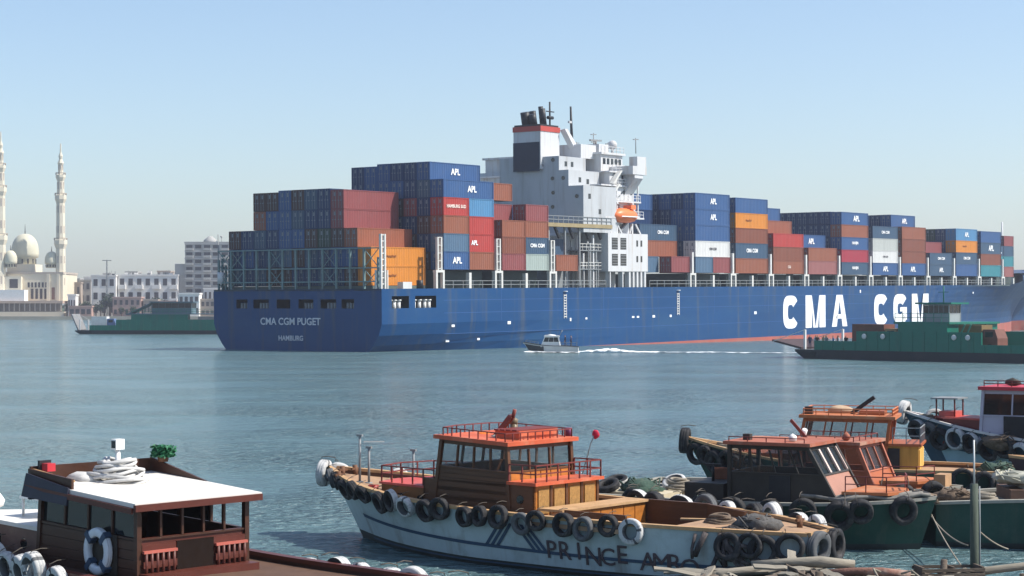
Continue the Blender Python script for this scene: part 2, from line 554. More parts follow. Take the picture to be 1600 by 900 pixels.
# pedestals and lashing bridges along the side: portals at the ends of the bays, single posts between
for i in range(-5, 11):
    if i in (-2, -1): continue
    s = sb(i)
    zt = DECK + 2.3 - 0.05 * (i + 5)
    y = max(0.05, HB - half(s, DECK) + 0.05)
    mb = MB()
    for d in (-0.8, 0.8):
        mb.box(s + d - 0.2, s + d + 0.2, y, y + 0.5, DECK, zt)
    mb.box(s - 1.0, s + 1.0, y, y + 0.6, zt + .003, zt + 0.35)
    mb.build('portal_frame', post_white, ship)
    hi = DECK + (7.4 if i <= -3 else 6.0)
    mb = MB()
    w = 0.42 if i <= -3 else 0.14
    for d in (-w, w):
        mb.box(s + d - 0.13, s + d + 0.13, y + 0.05, y + 0.45, zt + .356, hi)
    for k in range(5):
        zz = zt + 0.6 + (hi - zt - 0.6) * k / 4
        mb.box(s - w + 0.132, s + w - 0.132, y + 0.1, y + 0.4, zz - 0.1, zz)
    mb.build('lashing_post', post_white if i <= -3 else off_white, ship)
    if i not in (-3,):
        sm2 = s + BAY / 2
        y = max(0.05, HB - half(sm2, DECK) + 0.05)
        MB().box(sm2 - 0.28, sm2 + 0.28, y, y + 0.6, DECK, zt - .01).build('pedestal', post_white, ship)
# ladder-like end of the after lashing frame
for s in (0.2, 1.0):
    mb = MB().box(s - 0.14, s + 0.14, 0.1, 0.45, DECK, DECK + 7.6)
    mb.build('lashing_post', post_white, ship)
mb = MB()
for k in range(9):
    mb.box(0.342, 0.858, 0.2, 0.4, DECK + 0.6 + k * 0.85, DECK + 0.75 + k * 0.85)
mb.build('ladder', post_white, ship)
for x in (0.2, 1.9, 2.6):
    MB().box(x - 0.1, x + 0.1, 1.0, 1.3, DECK, DECK + 2.6).build('pedestal', post_white, ship)
MB().box(5.2, 7.2, 0.4, 1.4, DECK, DECK + 0.95).build('deck_locker', ship_white, ship)
MB().tube((9.5, 0.8, DECK), (9.5, 0.8, DECK + 1.2), 0.5, 8).build('winch', black_steel, ship)
# green lashing frame across the stern
fy = [0.9 + k * (30.6 / 12) for k in range(13)]
ZT = DECK + 5.6
for k, y in enumerate(fy):
    MB().box(0.25, 0.55, y - 0.13, y + 0.13, DECK, ZT if 0 < k < 12 else ZT - 1.2).build('frame_post', frame_teal, ship)
for z in (DECK + 0.95, DECK + 2.85, ZT + .003):
    MB().box(0.22, 0.60, 0.6, 31.6, z, z + 0.16).build('frame_beam', frame_teal, ship)
for k in (0, 3, 7, 10, 11):
    for z0, z1 in ((DECK + 0.3, DECK + 2.8), (DECK + 3.05, ZT)):
        for a, b in ((0, 1), (1, 0)):
            MB().bar((0.4, fy[k + a], z0), (0.4 + 0.08 * a, fy[k + b], z1), 0.09).build('frame_brace', frame_teal, ship)
for k in range(4):
    MB().box(0.7, 1.0, 29.0 + k * .7, 29.2 + k * .7, DECK, DECK + 3.6 + k % 2).build('frame_post', frame_teal, ship)
MB().tube((0.5, 31.2, DECK + 0.9), (0.5, 31.2, DECK + 2.6), 0.5, 10).build('life_raft_canister', ship_white, ship)
MB().tube((0.3, 31.5, DECK), (0.3, 31.5, DECK + 8.2), 0.07, 6).build('flagstaff', steel_grey, ship)
for k in range(6):
    MB().box(0.8, 1.3, 31.0, 31.5, DECK + 0.4 + k * .9, DECK + 0.7 + k * .9).build('frame_step', frame_teal, ship)

# ------------------------------------------------------------------ deckhouse, funnel, bridge
house = link('deckhouse', MB().box(51.2, 57.4, 5.2, 31, DECK, 18.2).mesh('deckhouse', ship_white), ship)
def hpart(name, m, x0, x1, y0, y1, z0, z1):
    return MB().box(x0, x1, y0, y1, z0, z1).build(name, m, house)
casing_grey = mat('casing_grey', (0.44, 0.46, 0.475), 0.55, 0.07, 0.3, dirt=(0.22, 0.22, 0.22), dirt_amt=0.35, dirt_scale=0.2, stretch=(1, 1, 0.3), streak=(0.20, 0.17, 0.14), streak_amt=0.5, streak_scale=1.0)
hpart('engine_casing', casing_grey, 51.21, 59.0, 5.24, 17.1, 18.203, 30.6)
hpart('casing_step', casing_grey, 51.22, 60.2, 3.4, 5.237, 18.203, 28.3)
hpart('casing_step', casing_grey, 51.23, 61.0, 0.55, 3.397, 18.203, 25.7)
hpart('casing_step', casing_grey, 52.0, 60.0, 17.103, 28, 18.203, 25.0)
# accommodation tower, deck by deck
zz = 18.206
decks = [(18.206, 20.9, 60.3, 69.0, 3.2), (20.903, 23.6, 61.2, 68.6, 1.5), (23.603, 26.2, 61.2, 68.2, 1.7), (26.203, 28.5, 61.2, 67.8, 2.0)]
hpart('deck_storey', ship_white, 57.403, 69.0, 6.0, 27, DECK, 18.2)
for k, (z0, z1, x0, x1, y0) in enumerate(decks):
    hpart('deck_storey', ship_white, x0, x1, y0, 32.2 - y0, z0, z1 - 0.25)
    hpart('deck_slab', ship_white, 57.5 if k < 3 else 60.5, x1 + 0.5, 0.5 + 0.35 * k, 31.7 - 0.35 * k, z1 - 0.247, z1 - 0.003)
    rail(house, [(61.5, 0.6 + 0.35 * k, z1), (x1 + 0.4, 0.6 + 0.35 * k, z1)], 1.0, r=0.04, m=ship_white, step=1.2)
    for q in range(3):
        xx = x0 + 1.6 + q * 2.3
        hpart('window', dark_glass, xx - 0.3, xx + 0.3, y0 - 0.02, y0 + 0.1, z0 + 1.0, z0 + 1.7)
    MB().slab([(62.2 + (k % 2) * 3.5, 1.0 + .35 * k, z0), (62.7 + (k % 2) * 3.5, 1.0 + .35 * k, z0), (66.2 - (k % 2) * 3.5, 1.0 + .35 * k, z1 - .3), (65.7 - (k % 2) * 3.5, 1.0 + .35 * k, z1 - .3)], 0.7).build('stair', steel_grey, house)
for k, (x, y, z0, z1) in enumerate(((62.4, 1.4, 20.9, 26), (68.6, 1.2, 20.9, 28))):
    MB().bar((x, y, z0), (x, y, z1), .22).build('deck_post', ship_white, house)
for k, (x0, x1, z0, z1) in enumerate(((57.6, 60.2, 18.4, 21.2), (58.6, 61.4, 21.2, 24.0), (59.8, 62.4, 24.0, 26.4), (60.6, 63.0, 26.4, 28.6))):
    MB().slab([(x0, .9, z0), (x0 + .55, .9, z0), (x1 + .55, .9, z1), (x1, .9, z1)], .8).build('stair', post_white, house)
# wheelhouse and bridge wings
br = hpart('bridge', ship_white, 62.0, 68.6, 4.2, 28, 28.503, 31.4)
hpart('bridge_wing', ship_white, 64.6, 68.9, -0.4, 4.197, 28.0, 29.4)
hpart('bridge_wing', ship_white, 64.6, 68.9, 28.003, 32.6, 28.0, 29.4)
hpart('wing_cab', ship_white, 66.0, 68.8, -0.38, 1.2, 29.403, 31.0)
MB().slab([(67.9, 1.9, 24.6), (67.9, 1.9, 27.99), (67.9, -.3, 27.99), (67.9, -.3, 27.4)], 2.6).build('wing_bracket', ship_white, house)
for y in (1.0, 3.0):
    MB().bar((67.2, 3.9, 25.2), (67.2, y - 0.6, 28.0), 0.5, 0.5).build('wing_brace', ship_white, house)
for k in range(5):
    x = 62.6 + k * 1.2
    MB().box(x, x + 0.8, 4.18, 4.3, 29.8, 30.8).build('window', dark_glass, house)
hpart('bridge_roof', ship_white, 61.6, 69.0, 3.8, 28.4, 31.403, 31.75)
rail(house, [(61.8, 4.0, 31.75), (68.8, 4.0, 31.75)], 1.0, r=0.04, m=ship_white, step=1.2)
hpart('chart_house', ship_white, 58.0, 62.5, 5.5, 12, 30.603, 32.9)
hpart('radar_house', ship_white, 63.0, 66.0, 5.2, 9, 31.753, 33.2)
# portholes on the after face
for y, z in ((6.4, 30.0), (6.5, 27.0), (6.4, 24.7), (6.5, 22.4), (8.6, 29.2), (4.4, 27.0), (1.8, 24.0)):
    MB().tube((51.12, y, z), (51.3, y, z), 0.32, 10).build('porthole', dark_glass, house)
for x, z in ((53.2, 29.4), (55.0, 29.4), (56.8, 26.6), (54.5, 26.8), (53, 24), (56, 21.6)):
    y = 5.24 if z > 29 else (3.4 if z > 26 else 0.55)
    MB().box(x - 0.35, x + 0.35, y - 0.03, y + 0.1, z - 0.4, z + 0.4).build('window', dark_glass, house)
# funnel
fun = MB().box(50.6, 56.0, 8.4, 13.8, 28.6, 34.75).build('funnel', ship_white, ship)
navy = mat('funnel_navy', (0.013, 0.022, 0.045), 0.5, 0.15, 0.5)
fred = mat('funnel_red', (0.42, 0.06, 0.045), 0.5, 0.12, 0.5)
MB().box(50.55, 50.62, 8.6, 13.85, 28.3, 33.0).build('navy_panel', navy, fun)
MB().box(50.5, 56.1, 8.3, 13.9, 34.753, 35.6).build('red_band', fred, fun)
MB().box(50.7, 55.9, 8.5, 13.7, 35.603, 35.9).build('funnel_top', black_steel, fun)
for x, y, r, h in ((51.8, 12.0, 0.75, 2.1), (51.9, 10.6, 0.6, 1.7), (53.4, 11.6, 0.55, 2.4), (53.6, 9.8, 0.5, 2.7), (54.6, 10.8, 0.4, 3.2)):
    MB().tube((x, y, 35.9), (x - 0.5, y, 35.9 + h), r, 10).build('exhaust_pipe', black_steel, fun)
MB().tube((54.6, 9.3, 35.9), (54.6, 9.3, 39.8), 0.16, 6).tube((53.6, 9.3, 38.2), (55.8, 9.3, 38.2), 0.1, 6).tube((54.0, 9.3, 37.2), (55.4, 9.3, 37.2), 0.3, 6).build('mast', black_steel, fun)
# radar mast and aerials over the bridge
mb = MB().tube((58.6, 7.6, 31.0), (58.2, 7.6, 39.2), 0.32, 8, 0.16)
mb.build('mast', black_steel, house)
MB().bar((57.4, 7.6, 34.6), (60.6, 7.6, 31.2), 0.28).bar((57.6, 7.6, 36.6), (58.4, 7.6, 36.6), 0.35).build('mast_stay', ship_white, house)
MB().slab([(56.2, 8.4, 35.2), (57.0, 8.4, 35.2), (60.2, 7.4, 30.7), (58.8, 7.4, 30.7)], 1.0).build('casing_ladder', ship_white, house)
for x, y, h in ((63.4, 10, 3.2), (64.2, 7, 2.2), (65.6, 8, 3.6), (67.0, 6, 2.0), (68.4, 1.4, 2.6), (66.4, 12, 2.4)):
    MB().tube((x, y, 31.7), (x, y, 31.7 + h), 0.09, 6).bar((x - 0.8, y, 31.4 + h), (x + 0.8, y, 31.5 + h), 0.16).build('aerial', steel_grey, house)
MB().blob((66.8, 5.0, 33.2), 0.8, 1, 0, 2).tube((66.8, 5.0, 31.75), (66.8, 5.0, 32.7), 0.25, 8).build('radome', ship_white, house)
MB().bar((63.0, 7.0, 33.9), (66.4, 7.0, 34.0), 0.3).tube((64.7, 7, 33.2), (64.7, 7, 33.9), 0.2, 6).build('radar_scanner', steel_grey, house)
# provision crane platform reaching aft at the ship's side
tan = mat('crane_tan', (0.30, 0.24, 0.13), 0.6, 0.15, 0.6)
cb = hpart('crane_platform', tan, 41.0, 59.5, 0.4, 2.0, 18.9, 19.5)
rail(house, [(41.2, 0.5, 19.5), (59.3, 0.5, 19.5)], 1.1, r=0.05, m=steel_grey, step=1.4)
for x in (44, 48, 52.4, 56):
    MB().bar((x, 1.2, 18.9), (x + 1.2, 1.2, 17.2), 0.35).build('platform_bracket', black_steel, house)
for x in (42.0, 46.5, 50.6):
    MB().bar((x, 1.0, DECK), (x, 1.0, 18.9), 0.3).build('platform_post', steel_grey, house)
for k in range(16):
    x = 50.4 + (k % 8) * .95; y = 1.0 + (k // 8) * 1.9 + (k * 5 % 3) * .4
    MB().bar((x, y, DECK), (x, y, DECK + 3.5 + (k * 7 % 6)), 0.16 + .08 * (k % 3)).build('vent_pipe', (steel_grey, post_white, ship_white)[k % 3], ship)
for z in (12.2, 15.2):
    hpart('gallery', steel_grey, 50.5, 57.3, 1.0, 5.1, z, z + .15)
    rail(house, [(50.5, 1.05, z + .15), (57.3, 1.05, z + .15)], 1.0, r=.04, m=post_white, step=1.2)
hpart('winch_house', steel_grey, 45.6, 51.18, 3.2, 20, DECK, 17.6)
# white vent house at the ship's side with dark louvred openings
vh = MB().box(57.6, 69.8, 0.02, 5.9, DECK + 2.6, 18.17).build('vent_house', ship_white, ship)
for k in range(2):
    for q in range(2):
        x = 58.7 + q * 2.6; z = 12.9 + k * 2.65
        MB().box(x, x + 1.75, -0.02, 0.1, z, z + 1.9).build('louvre', dark_glass, vh)
        for j in range(4):
            MB().box(x + .05, x + 1.70, -0.05, -0.023, z + 0.25 + j * .45, z + 0.33 + j * .45).build('slat', steel_grey, vh)
    for q in range(2):
        x = 66.2 + q * 1.3
        MB().box(x, x + 0.5, -0.02, 0.1, 13.5 + k * 2.6, 14.5 + k * 2.6).build('window', dark_glass, vh)
for x in (58.2, 62, 64, 65.2, 66.4, 67.6, 68.8):
    MB().box(x, x + (0.5 if x > 63 else 0.25), 0.1, 1.0, DECK, DECK + 2.597).build('leg', ship_white, vh)
for k in range(6):
    MB().bar((52.2 + k * .9, 1.3 + (k % 2) * .8, DECK), (52.2 + k * .9, 1.3 + (k % 2) * .8, 12.5 + (k * 7 % 5)), 0.22 + .1 * (k % 3)).build('vent_pipe', post_white if k % 2 else steel_grey, ship)
# lifeboat in its davits
lb_or = mat('lifeboat_orange', (0.80, 0.19, 0.06), 0.4, 0.08, 0.5)
mb = MB()
prof = []
n = 12
rings = []
for k in range(13):
    u = k / 12
    x = 60.4 + 7.0 * u
    e = max(0.12, (1 - abs(2 * u - 1) ** 3.2)) ** 0.6
    rings.append([(x, 0.9 + 1.25 * e * math.cos(2 * math.pi * q / n), 21.1 + (1.3 if math.sin(2 * math.pi * q / n) > 0 else 1.15) * e * math.sin(2 * math.pi * q / n)) for q in range(n)])
vs = [p for r in rings for p in r]
fs = [(a * n + q, (a + 1) * n + q, (a + 1) * n + (q + 1) % n, a * n + (q + 1) % n) for a in range(12) for q in range(n)]
fs += [tuple(range(n)), tuple(12 * n + q for q in range(n))[::-1]]
mb.add(vs, fs, 0, True)
lbt = tag(mb.build('lifeboat', lb_or), 'orange enclosed lifeboat hanging in davits above the white vent house of the container ship', 'lifeboat')
lbt.matrix_world = SM
lw = MB().box(64.6, 66.0, -0.05, 1.8, 22.2, 22.9).build('canopy_hatch', lb_or, lbt)
MB().box(61.2, 66.6, -0.42, -0.30, 20.9, 21.05).build('grab_line', letter_white, lbt)
for x in (61.5, 66.2):
    mb = MB().bar((x, 3.4, 18.2), (x, 3.4, 22.6), 0.4).bar((x, 3.6, 22.6), (x, 0.6, 23.2), 0.35).bar((x, 0.9, 18.2), (x, 0.9, 19.9), 0.35)
    mb.build('davit', ship_white, ship)
for x, a in ((59.2, 1), (62.6, -1), (65, 1), (68.4, -1)):
    MB().bar((x, 0.6, 18.2), (x + a * 1.2, 0.8, 19.8), 0.22).build('davit_strut', ship_white, ship)
# foremast
MB().tube((268, HB, 12.2), (268, HB, 25.4), 0.35, 8, 0.2).bar((268, HB - 2.4, 21.4), (268, HB + 2.4, 21.4), 0.3).bar((266.8, HB, 20.2), (269.2, HB, 20.2), 0.4).build('foremast', ship_white, ship)
for k in range(5):
    MB().tube((238 + k * 4, 6 + k * 1.6, 10), (238 + k * 4, 6 + k * 1.6, 14.1), 0.3, 6).build('vent_pipe', post_white, ship)

# ------------------------------------------------------------------ containers
CC = {
 'maroon': (0.30, 0.085, 0.085), 'brown': (0.255, 0.085, 0.050), 'rust': (0.33, 0.115, 0.065), 'red': (0.50, 0.060, 0.050),
 'crimson': (0.42, 0.045, 0.07), 'orange': (0.74, 0.270, 0.038), 'blue': (0.046, 0.120, 0.290), 'navy': (0.020, 0.055, 0.150),
 'slate': (0.055, 0.110, 0.185), 'grey blue': (0.10, 0.18, 0.28), 'white': (0.80, 0.80, 0.78), 'pale grey': (0.55, 0.58, 0.55), 'grey green': (0.42, 0.50, 0.46),
 'teal': (0.05, 0.27, 0.32), 'sky blue': (0.10, 0.28, 0.50), 'dark green': (0.035, 0.075, 0.055), 'dark brown': (0.085, 0.045, 0.040), 'tan': (0.48, 0.36, 0.22), 'pink brown': (0.36, 0.14, 0.13)}
def cmat(c):
    return mat('steel_' + c.replace(' ', '_'), tuple(x * .74 for x in CC[c]), 0.5, 0.10, 0.45, dirt=tuple(0.5 * x + 0.03 for x in CC[c]), dirt_amt=0.5, dirt_scale=0.5, stretch=(1, 1, 0.5), spec=0.25, streak=tuple(.35 * x + .03 for x in CC[c]), streak_amt=.5, streak_scale=1.6)
def container_mesh(L):
    """corner posts, rails, corrugated walls; origin at the after starboard bottom corner"""
    mb = MB(); Wd = 2.44; H = 2.6; p = 0.16
    for x in (0, L - p):
        for y in (0, Wd - p):
            mb.box(x, x + p, y, y + p, 0.01, H - 0.01)
    for y in (0.01, Wd - p + 0.05):
        for z in (0.0, H - 0.12):
            mb.box(p, L - p, y, y + 0.1, z, z + 0.12)
    for x in (0.01, L - p + 0.05):
        for z in (0.0, H - 0.12):
            mb.box(x, x + 0.1, p, Wd - p, z, z + 0.12)
    mb.box(p, L - p, 0.12, Wd - 0.12, H - 0.1, H - 0.03)
    n = int(L / 0.55)
    for sgn in (0, 1):
        vs = []
        for k in range(2 * n + 1):
            x = p + (L - 2 * p) * k / (2 * n)
            d = 0.03 if (k // 1) % 2 else 0.085
            y = d if sgn == 0 else Wd - d
            vs += [(x, y, 0.1), (x, y, H - 0.1)]
        fs = [(2 * k, 2 * k + 2, 2 * k + 3, 2 * k + 1) for k in range(2 * n)]
        mb.add(vs, fs if sgn == 0 else [f[::-1] for f in fs])
    mb.add([(L - .06, p, .1), (L - .06, Wd - p, .1), (L - .06, Wd - p, H - .1), (L - .06, p, H - .1)], [(0, 1, 2, 3)])
    mb.add([(.10, p, .1), (.10, Wd - p, .1), (.10, Wd - p, H - .1), (.10, p, H - .1)], [(3, 2, 1, 0)])
    return mb
def door_mesh():
    mb = MB().box(0.04, 0.095, 0.0, 1.05, 0.13, 2.47)
    for y in (0.28, 0.74):
        mb.box(0.0, 0.035, y, y + 0.06, 0.12, 2.48, 1)
        mb.box(-0.01, 0.035, y - 0.05, y + 0.20, 1.1, 1.22, 1)
    mb.box(0.015, 0.036, .40, .62, 1.75, 2.25, 1)
    return mb
CM = {L: container_mesh(L).mesh('shipping_container', cmat('blue')) for L in (12.19, 6.06)}
DM = door_mesh().mesh('door', [cmat('blue'), mat('door_gear', (.20, .22, .24), .5, .2, 3)])
def slot_mat(o, m):
    o.material_slots[0].link = 'OBJECT'
    o.material_slots[0].material = m
GRP = 'containers stacked on the blue ship'
LOGO_W = letter_white
BASE = {}
USED = {}
def bay_words(i):
    if i < -5.5: return 'stack above the transom'
    if i < -3.5: return 'stack next to the stern stack' if i == -5 else 'second stack from the stern stack'
    if i == -3: return 'gap behind the white deckhouse'
    return f'{ORD[i + 2]} stack ahead of the deckhouse'
def container(i, half_, row, tier, color, h, logo=None, z=None, door=False):
    """i bay, half_ 40 / 'a' after twenty / 'f' forward twenty, row inwards from the side, tier upwards"""
    s = (0.95 if i < -5.5 else sb(i) + 0.95) + (6.15 if half_ == 'f' else 0)
    L = 12.19 if half_ == 40 else 6.06
    y = 0.12 + row * 2.49
    zb = base_z(i) + tier * h + 0.02 if z is None else z
    o = link('shipping_container', CM[L])
    M = SM @ Matrix.Translation((s, y, zb)) @ Matrix.Diagonal((1, 1, (h - 0.03) / 2.6, 1))
    o.matrix_world = M
    slot_mat(o, cmat(color))
    size = 'forty-foot' if half_ == 40 else 'twenty-foot'
    lg = ''
    if logo:
        lg = f' {logo[0]}' if len(logo[0]) > 1 else ''
    rw = 'outer row' if row == 0 else f'{ORD[row + 1]} row in'
    hf = {'a': 'aft half, ', 'f': 'forward half, ', 40: ''}[half_]
    lab = f'{color}{lg} container, {ORD[tier + 1]} tier, {rw}, {hf}{bay_words(i)}'
    tag(o, lab, 'shipping container', GRP)
    if logo:
        txt, colr, rel_h, fx = logo
        t = put_text(txt, o, (L * fx, -0.012, 1.35), (1, 0, 0), (0, 0, 1), rel_h, colr, bold=0.03)
    if door:
        for k in range(2):
            d = link('door', DM, o)
            d.location = (0, 0.165 + k * 1.06, 0)
            slot_mat(d, cmat(color))
    return o
white_l = letter_white
APL = ('APL', white_l, 0.95, 0.52)
CGM = ('CMA CGM', white_l, 0.62, 0.5)
HS = ('HAMBURG SUD', mat('letter_cream', (0.75, 0.62, 0.55), 0.6, 0.1, 1), 0.5, 0.5)
dark_l = mat('letter_dark', (0.10, 0.10, 0.11), 0.6, 0.1, 1)
org_l = mat('letter_brown', (0.22, 0.075, 0.02), 0.6, 0.1, 1)
RND = random.Random(11)
def pick(cs): return RND.choice(cs)
# stern stack
i = -5.93
pal0 = ['navy', 'blue', 'dark green', 'dark brown', 'slate', 'grey blue', 'navy']
for tier in (0, 1):
    container(i, 40, 1, tier, 'orange', 2.72, ('Hapag-Lloyd', org_l, 0.42, 0.36))
    for row in range(2, 12):
        container(i, 40, row, tier, pick(pal0), 2.72, door=True)
t2 = ['rust', 'dark brown', 'dark green', 'dark brown', 'blue', 'blue', 'navy', 'slate', 'navy', 'dark brown']
for k, c in enumerate(t2):
    container(i, 40, 2 + k, 2, c, 2.72, door=True)
t3 = ['maroon', 'navy', 'navy', 'slate', 'blue', 'blue', 'rust', 'grey green']
t4 = ['maroon', 'navy', 'slate', 'dark brown', 'blue', 'dark brown', 'dark brown', 'dark green']
for k in range(7):
    zt = base_z(i) + 3 * 2.72
    container(i, 40, 3 + k, 3, t3[k], 2.72, door=True)
    if k < 7:
        container(i, 40, 3 + k, 4, t4[k], 2.72 if k not in (1, 2, 3, 4) else 2.95, z=zt + 2.72 + 0.02, door=True)
# first stack forward
i = -5; h = 2.62
for tier, (a, b, la, lb_) in enumerate([('blue', 'rust', APL, None), ('grey blue', 'red', None, ('APL', white_l, 0.7, 0.2)), ('rust', 'red', None, None), ('red', 'sky blue', HS, None)]):
    container(i, 'a', 0, tier, a, h, la, door=True)
    container(i, 'f', 0, tier, b, h, lb_)
container(i, 40, 0, 4, 'blue', h, ('APL', white_l, 0.95, 0.56), door=True)
inner = [['dark brown', 'navy', 'dark brown', 'navy', 'slate', 'blue'], ['maroon', 'dark brown', 'navy', 'maroon', 'navy', 'navy'], ['dark brown', 'slate', 'navy', 'dark brown', 'blue', 'navy'], ['tan', 'dark brown', 'slate', 'blue', 'blue', 'blue'], [None, None, None, 'blue', 'blue', 'blue'], [None, None, None, 'navy', 'navy', 'navy']]
for k, colr in enumerate(inner):
    for tier, c in enumerate(colr):
        if c is None: continue
        container(i, 40, 1 + k, tier, c, h, ('APL', white_l, 0.95, 0.5) if (k == 0 and tier == 5) else None, z=base_z(i) + tier * h - (0.3 if tier == 5 and k > 3 else 0), door=True)
# second stack forward
i = -4; h = 2.53
for tier, (a, b, lb_) in enumerate([('maroon', 'grey green', None), ('brown', 'slate', CGM), ('rust', 'rust', None)]):
    container(i, 'a', 0, tier, a, h, None, door=True)
    container(i, 'f', 0, tier, b, h, lb_)
container(i, 'f', 0, 3, 'maroon', h, None, door=True)
container(i, 'a', 1, 3, 'maroon', h, None, door=True)
container(i, 'a', 1, 4, 'rust', h * 1.05, None, door=True)
for row, cs in ((1, ('dark brown', 'navy', 'dark brown')), (2, ('navy', 'slate', 'navy', 'navy'))):
    for tier, c in enumerate(cs):
        container(i, 40, row, tier, c, h)
# beside the house
container(-3, 'a', 0, 0, 'rust', 2.55, None, door=True)
container(-3, 'a', 1, 0, 'navy', 2.55)
container(-3, 'a', 1, 1, 'slate', 2.55)
i = -1; h = 2.75
container(i, 'a', 1, 0, 'grey blue', h)
container(i, 'f', 0, 0, 'maroon', h, door=True)
container(i, 40, 1, 1, 'rust', h, door=True)
container(i, 40, 1, 2, 'slate', h, ('CMA CGM', white_l, 0.6, 0.62), door=True)
for row in (3, 4):
    for tier in (2, 3, 4):
        container(i, 40, row, tier, 'blue' if tier != 3 else 'navy', h, door=True)
# forward stacks
def side(i, h, spec, kind=40, row=0, t0=0, door=True):
    for t, c in enumerate(spec):
        if c is None: continue
        if isinstance(c, tuple) and isinstance(c[0], tuple):
            for hh, cc in zip('af', c):
                container(i, hh, row, t0 + t, cc[0], h, cc[1] if len(cc) > 1 else None, door=door)
        elif isinstance(c, tuple):
            container(i, kind, row, t0 + t, c[0], h, c[1], door=door)
        else:
            container(i, kind, row, t0 + t, c, h, None, door=door)
def inside(i, h, rows, tiers, pal, hh=None):
    for row in rows:
        for t in tiers:
            container(i, 40, row, t, pick(pal), h, z=(base_z(i) + t * (hh or h)), door=True)
blues = ['navy', 'blue', 'navy', 'navy']
darks = ['dark brown', 'navy', 'slate', 'dark green', 'maroon']
side(0, 2.8, [(('grey blue',), ('maroon',)), ('white', ('CMA CGM', dark_l, 0.42, 0.5)), 'blue', ('blue', APL), ('blue', APL)])
inside(0, 2.8, (1, 2, 3, 4), (2, 3, 4), ['navy', 'blue'])
inside(0, 2.8, (1, 2), (0, 1), darks)
side(1, 2.74, ['rust', ('slate', ('CMA CGM', white_l, 0.7, 0.5)), 'brown', ('orange', ('Hapag-Lloyd', org_l, 0.42, 0.4)), 'blue'])
inside(1, 2.74, (1, 2, 3), (3, 4), blues)
side(2, 2.53, [('rust', ('CAI', HS[1], 0.55, 0.52)), 'brown', 'red'])
side(2, 2.53, ['brown', 'dark brown', 'maroon', 'rust'], row=1)
side(2, 2.53, ['navy', 'navy', 'navy', 'navy', 'blue'], row=2)
side(3, 2.58, ['pink brown', 'rust'])
side(3, 2.58, ['dark brown', 'navy', ('blue', ('APL', white_l, 1.1, 0.5))], row=1)
side(4, 2.5, [('slate', ('HANJIN', white_l, 0.8, 0.5)), 'crimson', ('blue', ('HANJIN', white_l, 0.8, 0.5)), 'rust', ('blue', ('APL', white_l, 1.2, 0.55))])
inside(4, 2.5, (1, 2, 3, 4, 5, 6), (2, 3, 4), blues, hh=2.53)
inside(4, 2.5, (1, 2), (0, 1), darks)
side(5, 2.52, [('blue', ('APL', white_l, 1.1, 0.5)), ('white', ('CMA CGM', dark_l, 0.4, 0.5)), 'pale grey', ('slate', CGM)])
inside(5, 2.52, (1, 2), (2, 3), darks)
side(6, 2.58, [('blue', ('APL', white_l, 1.1, 0.45)), 'brown', 'brown', 'rust'])
side(6, 2.58, ['navy', 'navy', 'brown', 'brown', ('blue', ('APL', white_l, 1.1, 0.55))], row=1)
inside(6, 2.58, (2, 3), (3, 4), blues)
side(7, 2.5, [('slate', ('APL', white_l, 1.0, 0.5)), ('slate', CGM)])
inside(7, 2.5, (1, 2), (0, 1, 2), ['navy', 'maroon', 'dark brown'])
side(8, 2.66, ['blue', ('slate', CGM), ('orange', ('Hapag-Lloyd', org_l, 0.42, 0.4)), ('sky blue', ('APL', white_l, 1.0, 0.5))])
inside(8, 2.66, (1, 2, 3, 4), (2, 3), ['navy', 'dark green', 'maroon', 'navy'])
side(9, 2.6, ['teal', 'brown', ('slate', ('APL', white_l, 1.3, 0.5)), 'blue'], row=0)
inside(9, 2.6, (1, 2), (2, 3), blues)
for t, c in enumerate(['slate', 'teal', 'slate']):
    container(10, 'a', 1, t, c, 2.45, ('APL', white_l, 1.3, 0.5) if t == 2 else None)
for t, c in enumerate(['pink brown', 'teal', 'slate', 'maroon']):
    container(10, 'f', 1, t, c, 2.45, None, door=True)
    container(10, 'f', 2, t, 'navy', 2.45)
# ------------------------------------------------------------------ far shore
def px(x, y, Y):
    """a point of the place seen at photo pixel (x, y) when it stands Y metres away"""
    return Vector(((x - 800) / 2997.0 * Y, Y, EYE - (y - 478) / 2997.0 * Y))
SH = 890.0
sand = mat('shore_ground', (0.30, 0.26, 0.20), 0.9, 0.2, 0.05)
stone = mat('mosque_stone', (0.66, 0.60, 0.47), 0.7, 0.08, 0.3, dirt=(0.45, 0.36, 0.26), dirt_amt=0.35, dirt_scale=0.15)
stone2 = mat('mosque_band', (0.42, 0.36, 0.30), 0.7, 0.1, 0.4)
dome_m = mat('dome_plaster', (0.58, 0.55, 0.42), 0.6, 0.1, 0.2)
dark_open = mat('dark_opening', (0.06, 0.055, 0.055), 0.8, 0.2, 1.0)
structure(MB().box(-1500, 1500, SH, 2500, -2, 1.2).build('ground', sand))
quay = structure(MB().box(-1500, 1500, SH - 3, SH - .01, -2, 1.6).build('quay', mat('quay_concrete', (0.40, 0.36, 0.28), 0.85, 0.2, 0.1)))

